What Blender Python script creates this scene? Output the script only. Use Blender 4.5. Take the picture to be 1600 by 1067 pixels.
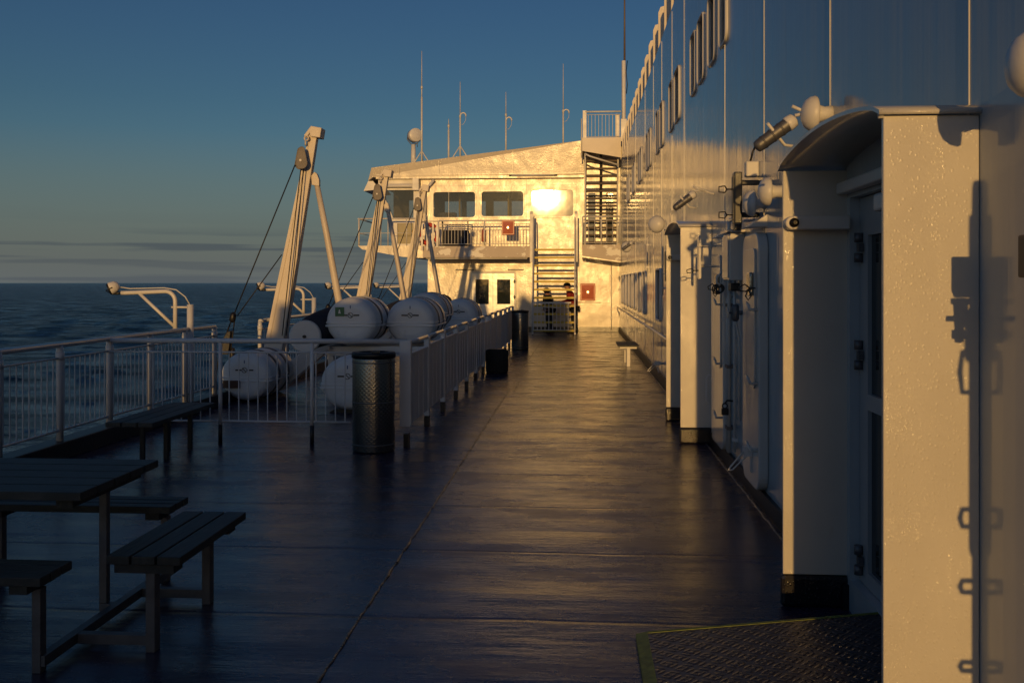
import bpy, bmesh, math, random
from mathutils import Vector, Matrix, noise
random.seed(7)
R = math.radians
for o in list(bpy.data.objects): bpy.data.objects.remove(o)
scn = bpy.context.scene
COL = scn.collection

# ------------------------------------------------------------------ camera
cd = bpy.data.cameras.new('camera'); cam = bpy.data.objects.new('camera', cd); COL.objects.link(cam)
cd.sensor_width = 36; cd.lens = 33.75; cd.clip_start = 0.05; cd.clip_end = 200000
cd.shift_y = -91.5/1600
cam.location = (0, 0, 1.7); cam.rotation_euler = (R(90), 0, R(4.004))
scn.camera = cam
# ------------------------------------------------------------------ light
SUN_AZ, SUN_EL = 1.8, 5.0            # degrees left of dead astern, degrees up
def nd(nt, t, **kw):
    n = nt.nodes.new(t)
    for k, v in kw.items(): setattr(n, k, v)
    return n
w = bpy.data.worlds.new('World'); scn.world = w; w.use_nodes = True
nt = w.node_tree; nt.nodes.clear(); L = nt.links.new
out = nd(nt, 'ShaderNodeOutputWorld'); bg = nd(nt, 'ShaderNodeBackground')
sky = nd(nt, 'ShaderNodeTexSky', sky_type='NISHITA', sun_disc=False, sun_elevation=R(SUN_EL), sun_rotation=R(180+SUN_AZ))
sky.air_density = 1.0; sky.dust_density = 0.6; sky.ozone_density = 2.0
tc = nd(nt, 'ShaderNodeTexCoord'); sp = nd(nt, 'ShaderNodeSeparateXYZ'); L(tc.outputs['Generated'], sp.inputs[0])
# thin stratus bands low over the horizon
mp = nd(nt, 'ShaderNodeMapping'); mp.inputs['Scale'].default_value = (2.6, 2.6, 85); L(tc.outputs['Generated'], mp.inputs[0])
nz = nd(nt, 'ShaderNodeTexNoise'); nz.inputs['Scale'].default_value = 1.6; nz.inputs['Detail'].default_value = 5; nz.inputs['Roughness'].default_value = .45; L(mp.outputs[0], nz.inputs[0])
rp = nd(nt, 'ShaderNodeValToRGB'); rp.color_ramp.elements[0].position = .47; rp.color_ramp.elements[1].position = .56; L(nz.outputs[0], rp.inputs[0])
band = nd(nt, 'ShaderNodeValToRGB'); e = band.color_ramp.elements
e[0].position = 0.0; e[0].color = (.6,.6,.6,1); e[1].position = .075; e[1].color = (0,0,0,1)
x = e.new(.018); x.color = (.45,.45,.45,1); x = e.new(.028); x.color = (.8,.8,.8,1); x = e.new(.042); x.color = (1,1,1,1); x = e.new(.052); x.color = (.1,.1,.1,1)
L(sp.outputs[2], band.inputs[0])
cm = nd(nt, 'ShaderNodeMath', operation='MULTIPLY'); L(rp.outputs[0], cm.inputs[0]); L(band.outputs[0], cm.inputs[1])
# warm-to-cool tint of the evening air by elevation
tint = nd(nt, 'ShaderNodeValToRGB'); e = tint.color_ramp.elements
SKYT = [(0.0,(.47,.60,.80)),(.04,(.54,.70,.95)),(.10,(.50,.65,.82)),(.18,(.40,.585,.77)),(.30,(.36,.53,.77)),(1.0,(.34,.50,.76))]
e[0].position = 0; e[0].color = SKYT[0][1]+(1,); e[1].position = 1; e[1].color = SKYT[-1][1]+(1,)
for p, c in SKYT[1:-1]: x = e.new(p); x.color = c+(1,)
L(sp.outputs[2], tint.inputs[0])
mul = nd(nt, 'ShaderNodeMixRGB', blend_type='MULTIPLY'); mul.inputs[0].default_value = 1; L(sky.outputs[0], mul.inputs[1]); L(tint.outputs[0], mul.inputs[2])
gy = nd(nt, 'ShaderNodeMapRange'); gy.inputs[1].default_value = -.85; gy.inputs[2].default_value = .1; gy.inputs[3].default_value = 1; gy.inputs[4].default_value = 0; L(sp.outputs[1], gy.inputs[0])
gc = nd(nt, 'ShaderNodeMixRGB'); L(gy.outputs[0], gc.inputs[0]); gc.inputs[1].default_value = (1,1,1,1); gc.inputs[2].default_value = (2.0,1.62,1.55,1)
gm = nd(nt, 'ShaderNodeVectorMath', operation='MULTIPLY'); L(mul.outputs[0], gm.inputs[0]); L(gc.outputs[0], gm.inputs[1])
mul = gm
# grey haze close to the horizon, away from the sun
hz = nd(nt, 'ShaderNodeMapRange'); hz.inputs[1].default_value = 0; hz.inputs[2].default_value = .15; hz.inputs[3].default_value = 1; hz.inputs[4].default_value = 0; L(sp.outputs[2], hz.inputs[0])
hy = nd(nt, 'ShaderNodeMapRange'); hy.inputs[1].default_value = -.6; hy.inputs[2].default_value = .3; hy.inputs[3].default_value = .15; hy.inputs[4].default_value = 1; L(sp.outputs[1], hy.inputs[0])
hm = nd(nt, 'ShaderNodeMath', operation='MULTIPLY'); L(hz.outputs[0], hm.inputs[0]); L(hy.outputs[0], hm.inputs[1])
air = nd(nt, 'ShaderNodeMixRGB'); L(hm.outputs[0], air.inputs[0]); L(mul.outputs[0], air.inputs[1]); air.inputs[2].default_value = (1.5,1.69,1.68,1)
mul = air
mx = nd(nt, 'ShaderNodeMixRGB', blend_type='MULTIPLY'); L(cm.outputs[0], mx.inputs[0]); L(mul.outputs[0], mx.inputs[1]); mx.inputs[2].default_value = (.60,.64,.78,1)
L(mx.outputs[0], bg.inputs[0]); bg.inputs[1].default_value = 0.08; L(bg.outputs[0], out.inputs[0])

sd = bpy.data.lights.new('sun', 'SUN'); sd.energy = 2.0; sd.angle = R(.5); sd.color = (1, .57, .175)
so = bpy.data.objects.new('sun', sd); COL.objects.link(so)
az, el = R(SUN_AZ), R(SUN_EL)
so.rotation_euler = Vector((math.sin(az)*math.cos(el), math.cos(az)*math.cos(el), -math.sin(el))).to_track_quat('-Z', 'Y').to_euler()
scn.view_settings.view_transform = 'Standard'; scn.view_settings.look = 'None'
scn.view_settings.exposure = 0.0; scn.view_settings.gamma = 1

# ------------------------------------------------------------------ materials
MATS = {}
def mat(name, color, rough=.5, metal=0., spec=.5, coat=0., var=.12, vscale=1.5, bumps=(), stains=None, coords='Object', rvar=0.):
    """bumps: list of (noise scale (x,y,z), strength, distance)"""
    if name in MATS: return MATS[name]
    m = bpy.data.materials.new(name); m.use_nodes = True; nt = m.node_tree; L = nt.links.new
    b = nt.nodes['Principled BSDF']; b.inputs['Roughness'].default_value = rough; b.inputs['Metallic'].default_value = metal
    b.inputs['Specular IOR Level'].default_value = spec; b.inputs['Coat Weight'].default_value = coat; b.inputs['Coat Roughness'].default_value = .1
    tc = nd(nt, 'ShaderNodeTexCoord'); oi = nd(nt, 'ShaderNodeObjectInfo')
    base = nd(nt, 'ShaderNodeMixRGB', blend_type='MIX')
    n = nd(nt, 'ShaderNodeTexNoise'); n.inputs['Scale'].default_value = vscale; n.inputs['Detail'].default_value = 6; n.inputs['Roughness'].default_value = .6
    L(tc.outputs[coords], n.inputs[0])
    rp = nd(nt, 'ShaderNodeValToRGB'); rp.color_ramp.elements[0].position = .35; rp.color_ramp.elements[1].position = .68; L(n.outputs[0], rp.inputs[0])
    L(rp.outputs[0], base.inputs[0])
    base.inputs[1].default_value = tuple(max(0, c*(1-var)) for c in color)+(1,); base.inputs[2].default_value = tuple(min(1, c*(1+var*.6)) for c in color)+(1,)
    last = base.outputs[0]
    if stains:
        sc, col, lo, hi, ms = stains
        mp = nd(nt, 'ShaderNodeMapping'); mp.inputs['Scale'].default_value = ms; L(tc.outputs[coords], mp.inputs[0])
        n2 = nd(nt, 'ShaderNodeTexNoise'); n2.inputs['Scale'].default_value = sc; n2.inputs['Detail'].default_value = 8; n2.inputs['Roughness'].default_value = .65; L(mp.outputs[0], n2.inputs[0])
        r2 = nd(nt, 'ShaderNodeValToRGB'); r2.color_ramp.elements[0].position = lo; r2.color_ramp.elements[1].position = hi; L(n2.outputs[0], r2.inputs[0])
        mm = nd(nt, 'ShaderNodeMixRGB'); L(r2.outputs[0], mm.inputs[0]); L(last, mm.inputs[1]); mm.inputs[2].default_value = col+(1,); last = mm.outputs[0]
    L(last, b.inputs['Base Color'])
    if rvar:
        mr = nd(nt, 'ShaderNodeMapRange'); mr.inputs[3].default_value = max(.02, rough-rvar); mr.inputs[4].default_value = rough+rvar
        n3 = nd(nt, 'ShaderNodeTexNoise'); n3.inputs['Scale'].default_value = vscale*2.3; n3.inputs['Detail'].default_value = 5; L(tc.outputs[coords], n3.inputs[0])
        mr.inputs[1].default_value = .3; mr.inputs[2].default_value = .7
        L(n3.outputs[0], mr.inputs[0]); L(mr.outputs[0], b.inputs['Roughness'])
    prev = None
    for bb in bumps:
        s, st, d = bb[:3]
        mp = nd(nt, 'ShaderNodeMapping'); mp.inputs['Scale'].default_value = s; L(tc.outputs[coords], mp.inputs[0])
        if len(bb) > 3 and bb[3] == 'voronoi':
            n4 = nd(nt, 'ShaderNodeTexVoronoi'); n4.inputs['Scale'].default_value = 1; L(mp.outputs[0], n4.inputs[0])
            r4 = nd(nt, 'ShaderNodeValToRGB'); r4.color_ramp.elements[0].position = .08; r4.color_ramp.elements[0].color = (1,1,1,1); r4.color_ramp.elements[1].position = .32; r4.color_ramp.elements[1].color = (0,0,0,1)
            L(n4.outputs[0], r4.inputs[0]); h = r4.outputs[0]
        else:
            n4 = nd(nt, 'ShaderNodeTexNoise'); n4.inputs['Scale'].default_value = 1; n4.inputs['Detail'].default_value = bb[3] if len(bb) > 3 else 2; L(mp.outputs[0], n4.inputs[0]); h = n4.outputs[0]
        bu = nd(nt, 'ShaderNodeBump'); bu.inputs['Strength'].default_value = st; bu.inputs['Distance'].default_value = d; L(h, bu.inputs['Height'])
        if prev: L(prev, bu.inputs['Normal'])
        prev = bu.outputs[0]
    if prev: L(prev, b.inputs['Normal'])
    MATS[name] = m; return m

CREAM = (.78,.74,.68)
M_WALL   = mat('gloss_hull_paint', (.46,.51,.54), .14, var=.06, bumps=[((.5,2.0,.10),1,.007),((1,6,.12),1,.0035),((1,17,.2),1,.0014),((30,30,30),.2,.0005)], stains=(1.4,(.30,.20,.12),.66,.9,(1,6,.35)), rvar=.05)
M_PORCH  = mat('wet_porch_paint', (.62,.59,.53), .36, var=.06, bumps=[((1.5,1.5,1.0),1,.01),((60,60,45),.35,.0016,'voronoi')], stains=(1.6,(.42,.30,.2),.64,.92,(2,2,1)), rvar=.08)
M_BRIDGE = mat('bridge_paint', (.68,.61,.50), .29, spec=.7, var=.05, bumps=[((.8,.8,.7),1,.035),((2.6,2.6,2.0),1,.007),((16,16,16),.7,.004)], stains=(1.2,(.40,.25,.13),.66,.86,(4.,4.,.4)), rvar=.07)
M_PEEL   = mat('peeling_paint', (.60,.52,.44), .6, var=.08, bumps=[((8,8,8),.5,.004)], stains=(1.5,(.92,.88,.78),.555,.565,(1.3,1.2,1.9)))
M_WHITE  = mat('white_steel_paint', (.70,.68,.65), .38, var=.10, bumps=[((18,18,18),.35,.003)], stains=(3.0,(.30,.17,.09),.66,.86,(1,1,.5)), rvar=.08)
M_RAIL   = mat('rail_paint', (.66,.66,.67), .24, var=.08, bumps=[((25,25,25),.3,.002)], stains=(4,(.34,.22,.14),.68,.88,(1,1,.6)))
M_PANEL  = mat('bulwark_panel_paint', (.74,.74,.75), .42, var=.1, bumps=[((2,2,1),1,.012)], stains=(2,(.30,.24,.2),.62,.9,(1,2,.4)))
M_DAVIT  = mat('davit_paint', (.70,.62,.52), .42, var=.1, bumps=[((14,14,14),.4,.004)], stains=(2.2,(.30,.17,.09),.64,.86,(1,1,.5)))
M_RAFT   = mat('raft_fibreglass', (.72,.73,.73), .30, var=.07, bumps=[((7,7,7),.4,.004)], stains=(2.5,(.34,.32,.28),.62,.9,(1,1,1)))
M_DARK   = mat('black_paint', (.012,.012,.014), .45, var=.3, bumps=[((30,30,30),.7,.004)])
M_LOCK   = mat('gloss_white_paint', (.64,.62,.58), .2, var=.1, bumps=[((3,3,1.2),1,.006),((30,30,30),.3,.001)], stains=(2.4,(.34,.2,.12),.62,.88,(1,1.5,.4)))
M_HOUS   = mat('blue_grey_housing', (.012,.018,.028), .35, var=.2)
M_BASE   = mat('wet_black_paint', (.014,.013,.016), .3, var=.3, bumps=[((60,60,60),.9,.004,'voronoi')])
M_WIRE   = mat('greased_wire', (.02,.018,.016), .6, var=.2)
M_BLOCK  = mat('grey_sheave_paint', (.16,.14,.13), .5, var=.25, vscale=6)
M_CLOTH  = mat('dark_cover_cloth', (.02,.022,.035), .85, var=.3, vscale=5, bumps=[((9,9,9),1,.02)])
M_WOOD   = mat('weathered_planks', (.050,.050,.044), .62, var=.35, vscale=3, bumps=[((8,60,30),1,.004)], stains=(3,(.10,.10,.09),.55,.8,(2,12,2)), coords='Object')
M_WOOD2  = mat('weathered_planks_lengthwise', (.050,.050,.044), .62, var=.35, vscale=3, bumps=[((60,8,30),1,.004)], stains=(3,(.10,.10,.09),.55,.8,(12,2,2)))
M_GALV   = mat('galvanised_steel', (.16,.16,.17), .5, metal=.6, var=.25, vscale=8)
M_GLASS  = None
M_RED    = mat('red_box_paint', (.58,.17,.10), .35, var=.15, vscale=6)
M_YEL    = mat('yellow_tread_edge', (.62,.46,.05), .5, var=.15, vscale=8)
M_TREAD  = mat('dark_tread', (.05,.045,.04), .5, var=.2)
M_TREAD2 = mat('brown_tread', (.09,.06,.045), .6, var=.2)
M_RAMPE  = mat('worn_yellow_green_edge', (.20,.24,.035), .55, var=.4, vscale=22, bumps=[((60,60,60),.8,.003)])
M_GREEN  = mat('green_sticker', (.02,.16,.07), .4)
M_BLACKP = mat('decal_black', (.02,.02,.02), .4)
M_WHITEP = mat('decal_white', (.75,.75,.75), .4)
M_SKIN   = mat('skin', (.45,.22,.14), .5)
M_JACK   = mat('red_jacket_cloth', (.30,.022,.015), .8, bumps=[((20,20,20),.6,.01)])
M_BLK    = mat('black_jacket_cloth', (.014,.013,.014), .85, bumps=[((20,20,20),.6,.01)])
M_TROU   = mat('dark_trousers', (.018,.02,.03), .85)
M_HAIR   = mat('dark_hair', (.02,.012,.008), .7)
M_BRASS  = mat('polished_fitting', (.6,.5,.36), .22, metal=.9, bumps=[((25,25,25),1,.01)])
M_RUBBER = mat('brown_housing', (.05,.02,.015), .45, var=.2)
M_ORANGE = mat('lifebuoy_red', (.55,.03,.015), .5)
M_LYEL   = mat('yellow_lamp_body', (.75,.42,.02), .4)
M_WHIP   = mat('fibreglass_whip', (.62,.60,.58), .4)

def droplets(m, scale, dist, weight):
    nt = m.node_tree; L = nt.links.new; b = nt.nodes['Principled BSDF']
    tc = nd(nt, 'ShaderNodeTexCoord'); v = nd(nt, 'ShaderNodeTexVoronoi'); v.inputs['Scale'].default_value = scale; L(tc.outputs['Object'], v.inputs[0])
    rr_ = nd(nt, 'ShaderNodeMapRange'); rr_.inputs[1].default_value = .05; rr_.inputs[2].default_value = .42; rr_.inputs[3].default_value = 1; rr_.inputs[4].default_value = 0; L(v.outputs[0], rr_.inputs[0])
    n = nd(nt, 'ShaderNodeTexNoise'); n.inputs['Scale'].default_value = 2.2; n.inputs['Detail'].default_value = 5; L(tc.outputs['Object'], n.inputs[0])
    n2 = nd(nt, 'ShaderNodeMapRange'); n2.inputs[1].default_value = .40; n2.inputs[2].default_value = .64; L(n.outputs[0], n2.inputs[0])
    mu = nd(nt, 'ShaderNodeMath', operation='MULTIPLY'); L(rr_.outputs[0], mu.inputs[0]); L(n2.outputs[0], mu.inputs[1])
    bu = nd(nt, 'ShaderNodeBump'); bu.inputs['Strength'].default_value = 1; bu.inputs['Distance'].default_value = dist; L(mu.outputs[0], bu.inputs['Height']); L(bu.outputs[0], b.inputs['Coat Normal'])
    b.inputs['Coat Weight'].default_value = weight; b.inputs['Coat Roughness'].default_value = .09
droplets(M_PORCH, 120, .0026, .6)
droplets(M_BASE, 60, .005, .25)
def glassmat(name, rough=.02, col=(.02,.03,.03), alpha=None, bump=.6):
    m = bpy.data.materials.new(name); m.use_nodes = True; nt = m.node_tree; L = nt.links.new
    b = nt.nodes['Principled BSDF']; b.inputs['Base Color'].default_value = col+(1,); b.inputs['Roughness'].default_value = rough
    b.inputs['IOR'].default_value = 1.5; b.inputs['Specular IOR Level'].default_value = .9
    tc = nd(nt, 'ShaderNodeTexCoord'); n = nd(nt, 'ShaderNodeTexNoise'); n.inputs['Scale'].default_value = 1.7; L(tc.outputs['Object'], n.inputs[0])
    bu = nd(nt, 'ShaderNodeBump'); bu.inputs['Strength'].default_value = bump; bu.inputs['Distance'].default_value = .006; L(n.outputs[0], bu.inputs['Height']); L(bu.outputs[0], b.inputs['Normal'])
    if alpha is not None:
        tr = nd(nt, 'ShaderNodeBsdfTransparent'); mx = nd(nt, 'ShaderNodeMixShader'); mx.inputs[0].default_value = alpha
        L(tr.outputs[0], mx.inputs[1]); L(b.outputs[0], mx.inputs[2]); L(mx.outputs[0], nt.nodes['Material Output'].inputs[0])
    return m
M_GLASS = glassmat('dark_glass')
M_SEEG  = glassmat('clear_window_glass', .03, (.03,.04,.035), .35)
M_SUNG  = glassmat('salt_filmed_glass', .035, (.10,.10,.09), bump=.12)
M_DGLASS = glassmat('smoked_door_glass', .05, (.012,.02,.022))

def deckmat():
    m = bpy.data.materials.new('wet_deck_paint'); m.use_nodes = True; nt = m.node_tree; L = nt.links.new
    b = nt.nodes['Principled BSDF']; tc = nd(nt, 'ShaderNodeTexCoord'); G = tc.outputs['Object']
    def noi(scale, ms, det=4, rg=.55):
        mp = nd(nt, 'ShaderNodeMapping'); mp.inputs['Scale'].default_value = ms; L(G, mp.inputs[0])
        n = nd(nt, 'ShaderNodeTexNoise'); n.inputs['Scale'].default_value = scale; n.inputs['Detail'].default_value = det; n.inputs['Roughness'].default_value = rg; L(mp.outputs[0], n.inputs[0]); return n.outputs[0]
    c = nd(nt, 'ShaderNodeMixRGB'); L(noi(2.5,(1,1,1),7,.65), c.inputs[0]); c.inputs[1].default_value = (.010,.010,.022,1); c.inputs[2].default_value = (.050,.034,.085,1)
    n9 = noi(9,(.5,1.6,1),8,.7); r9 = nd(nt,'ShaderNodeValToRGB'); r9.color_ramp.elements[0].position=.58; r9.color_ramp.elements[1].position=.75; L(n9, r9.inputs[0])
    c2 = nd(nt, 'ShaderNodeMixRGB'); L(r9.outputs[0], c2.inputs[0]); L(c.outputs[0], c2.inputs[1]); c2.inputs[2].default_value = (.03,.022,.026,1)
    L(c2.outputs[0], b.inputs['Base Color'])
    mr = nd(nt, 'ShaderNodeMapRange'); mr.inputs[1].default_value = .32; mr.inputs[2].default_value = .68; mr.inputs[3].default_value = .12; mr.inputs[4].default_value = .38
    L(noi(1.7,(.8,1.3,1),9,.72), mr.inputs[0]); L(mr.outputs[0], b.inputs['Roughness']); b.inputs['Specular IOR Level'].default_value = .65
    prev = None
    def bump(h, s, d):
        nonlocal prev
        bu = nd(nt, 'ShaderNodeBump'); bu.inputs['Strength'].default_value = s; bu.inputs['Distance'].default_value = d; L(h, bu.inputs['Height'])
        if prev: L(prev, bu.inputs['Normal'])
        prev = bu.outputs[0]
    bump(noi(1,(.35,1.5,1),2), 1, .028)          # buckled plates
    bump(noi(1,(1.8,3.6,1),4), 1, .006)
    bump(noi(1,(8,14,1),5,.75), 1, .0030)
    bump(noi(1,(1.2,11,1),3,.7), 1, .0035)
    bump(noi(1,(110,140,1),2), .7, .0012)      # grit
    # transverse plate seams
    mp = nd(nt, 'ShaderNodeMapping'); L(G, mp.inputs[0]); sx = nd(nt, 'ShaderNodeSeparateXYZ'); L(mp.outputs[0], sx.inputs[0])
    nn = nd(nt, 'ShaderNodeMath', operation='MULTIPLY_ADD'); L(noi(.8,(1,.3,1)), nn.inputs[0]); nn.inputs[1].default_value = .10; L(sx.outputs[1], nn.inputs[2])
    md = nd(nt, 'ShaderNodeMath', operation='PINGPONG'); L(nn.outputs[0], md.inputs[0]); md.inputs[1].default_value = .61
    r = nd(nt, 'ShaderNodeMapRange'); r.inputs[1].default_value = 0; r.inputs[2].default_value = .03; r.inputs[3].default_value = 0; r.inputs[4].default_value = 1; L(md.outputs[0], r.inputs[0])
    bump(r.outputs[0], .55, .006)
    L(prev, b.inputs['Normal'])
    return m
M_DECK = deckmat()

def rampmat():
    m = bpy.data.materials.new('tread_plate'); m.use_nodes = True; nt = m.node_tree; L = nt.links.new
    b = nt.nodes['Principled BSDF']; b.inputs['Base Color'].default_value = (.022,.02,.032,1); b.inputs['Roughness'].default_value = .36
    tc = nd(nt, 'ShaderNodeTexCoord'); hs = []
    for rot in (45, -45):
        mp = nd(nt, 'ShaderNodeMapping'); mp.inputs['Rotation'].default_value = (0,0,R(rot)); mp.inputs['Scale'].default_value = (34, 34, 34); L(tc.outputs['Object'], mp.inputs[0])
        mp2 = nd(nt, 'ShaderNodeMapping'); mp2.inputs['Scale'].default_value = (1,.36,1); L(mp.outputs[0], mp2.inputs[0])
        v = nd(nt, 'ShaderNodeTexVoronoi', voronoi_dimensions='2D'); v.inputs['Scale'].default_value = 1; v.inputs['Randomness'].default_value = 0; L(mp2.outputs[0], v.inputs[0])
        r = nd(nt, 'ShaderNodeMapRange'); r.inputs[1].default_value = .15; r.inputs[2].default_value = .33; r.inputs[3].default_value = 1; r.inputs[4].default_value = 0; L(v.outputs[0], r.inputs[0]); hs.append(r.outputs[0])
    mxm = nd(nt, 'ShaderNodeMath', operation='MAXIMUM'); L(hs[0], mxm.inputs[0]); L(hs[1], mxm.inputs[1])
    bu = nd(nt, 'ShaderNodeBump'); bu.inputs['Strength'].default_value = .9; bu.inputs['Distance'].default_value = .006; L(mxm.outputs[0], bu.inputs['Height']); L(bu.outputs[0], b.inputs['Normal'])
    return m
M_RAMP = rampmat()

def binmat():
    m = bpy.data.materials.new('embossed_steel'); m.use_nodes = True; nt = m.node_tree; L = nt.links.new
    b = nt.nodes['Principled BSDF']; b.inputs['Base Color'].default_value = (.25,.23,.20,1); b.inputs['Roughness'].default_value = .26; b.inputs['Metallic'].default_value = .9
    tc = nd(nt, 'ShaderNodeTexCoord'); sx = nd(nt, 'ShaderNodeSeparateXYZ'); L(tc.outputs['Object'], sx.inputs[0])
    a2 = nd(nt, 'ShaderNodeMath', operation='ARCTAN2'); L(sx.outputs[1], a2.inputs[0]); L(sx.outputs[0], a2.inputs[1])
    hs = []
    for s in (1, -1):
        c = nd(nt, 'ShaderNodeMath', operation='MULTIPLY'); L(a2.outputs[0], c.inputs[0]); c.inputs[1].default_value = 28*s
        d = nd(nt, 'ShaderNodeMath', operation='MULTIPLY_ADD'); L(sx.outputs[2], d.inputs[0]); d.inputs[1].default_value = 150; L(c.outputs[0], d.inputs[2])
        e_ = nd(nt, 'ShaderNodeMath', operation='SINE'); L(d.outputs[0], e_.inputs[0]); hs.append(e_.outputs[0])
    mm = nd(nt, 'ShaderNodeMath', operation='MAXIMUM'); L(hs[0], mm.inputs[0]); L(hs[1], mm.inputs[1])
    bu = nd(nt, 'ShaderNodeBump'); bu.inputs['Strength'].default_value = .6; bu.inputs['Distance'].default_value = .0009; L(mm.outputs[0], bu.inputs['Height']); L(bu.outputs[0], b.inputs['Normal'])
    return m
M_BIN = binmat()

def seamat():
    m = bpy.data.materials.new('sea_water'); m.use_nodes = True; nt = m.node_tree; L = nt.links.new
    b = nt.nodes['Principled BSDF']; b.inputs['Base Color'].default_value = (.003,.014,.030,1); b.inputs['Roughness'].default_value = .22; b.inputs['IOR'].default_value = 1.33
    tc = nd(nt, 'ShaderNodeTexCoord'); prev = None
    for ms, d, det in (((.010,.017,1),2.0,3),((.06,.13,1),2.4,4),((.6,1.,1),.55,4),((3,4.,1),.10,3)):
        mp = nd(nt, 'ShaderNodeMapping'); mp.inputs['Scale'].default_value = ms; mp.inputs['Rotation'].default_value = (0,0,R(12)); L(tc.outputs['Object'], mp.inputs[0])
        n = nd(nt, 'ShaderNodeTexNoise'); n.inputs['Scale'].default_value = 1; n.inputs['Detail'].default_value = det; L(mp.outputs[0], n.inputs[0])
        bu = nd(nt, 'ShaderNodeBump'); bu.inputs['Strength'].default_value = 1; bu.inputs['Distance'].default_value = d; L(n.outputs[0], bu.inputs['Height'])
        if prev: L(prev, bu.inputs['Normal'])
        prev = bu.outputs[0]
    nt.nodes.remove(b)
    df = nd(nt, 'ShaderNodeBsdfDiffuse'); df.inputs[0].default_value = (.006,.020,.040,1); L(prev, df.inputs['Normal'])
    gl = nd(nt, 'ShaderNodeBsdfGlossy'); gl.inputs['Roughness'].default_value = .18; gl.inputs[0].default_value = (.8,.9,1,1); L(prev, gl.inputs['Normal'])
    fr = nd(nt, 'ShaderNodeFresnel'); fr.inputs[0].default_value = 1.33; L(prev, fr.inputs['Normal'])
    mr = nd(nt, 'ShaderNodeMapRange'); mr.inputs[1].default_value = 0; mr.inputs[2].default_value = 1; mr.inputs[3].default_value = .02; mr.inputs[4].default_value = .62; L(fr.outputs[0], mr.inputs[0])
    mp = nd(nt, 'ShaderNodeMapping'); mp.inputs['Scale'].default_value = (.05,.09,1); mp.inputs['Rotation'].default_value = (0,0,R(20)); L(tc.outputs['Object'], mp.inputs[0])
    n = nd(nt, 'ShaderNodeTexNoise'); n.inputs['Scale'].default_value = 1; n.inputs['Detail'].default_value = 9; n.inputs['Roughness'].default_value = .68; L(mp.outputs[0], n.inputs[0])
    pm = nd(nt, 'ShaderNodeMapRange'); pm.inputs[1].default_value = .36; pm.inputs[2].default_value = .64; pm.inputs[3].default_value = .35; pm.inputs[4].default_value = 1.7; L(n.outputs[0], pm.inputs[0])
    pmm = nd(nt, 'ShaderNodeMath', operation='MULTIPLY'); L(mr.outputs[0], pmm.inputs[0]); L(pm.outputs[0], pmm.inputs[1])
    ms_ = nd(nt, 'ShaderNodeMixShader'); L(pmm.outputs[0], ms_.inputs[0]); L(df.outputs[0], ms_.inputs[1]); L(gl.outputs[0], ms_.inputs[2]); L(ms_.outputs[0], nt.nodes['Material Output'].inputs[0])
    return m
M_SEA = seamat()

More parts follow.
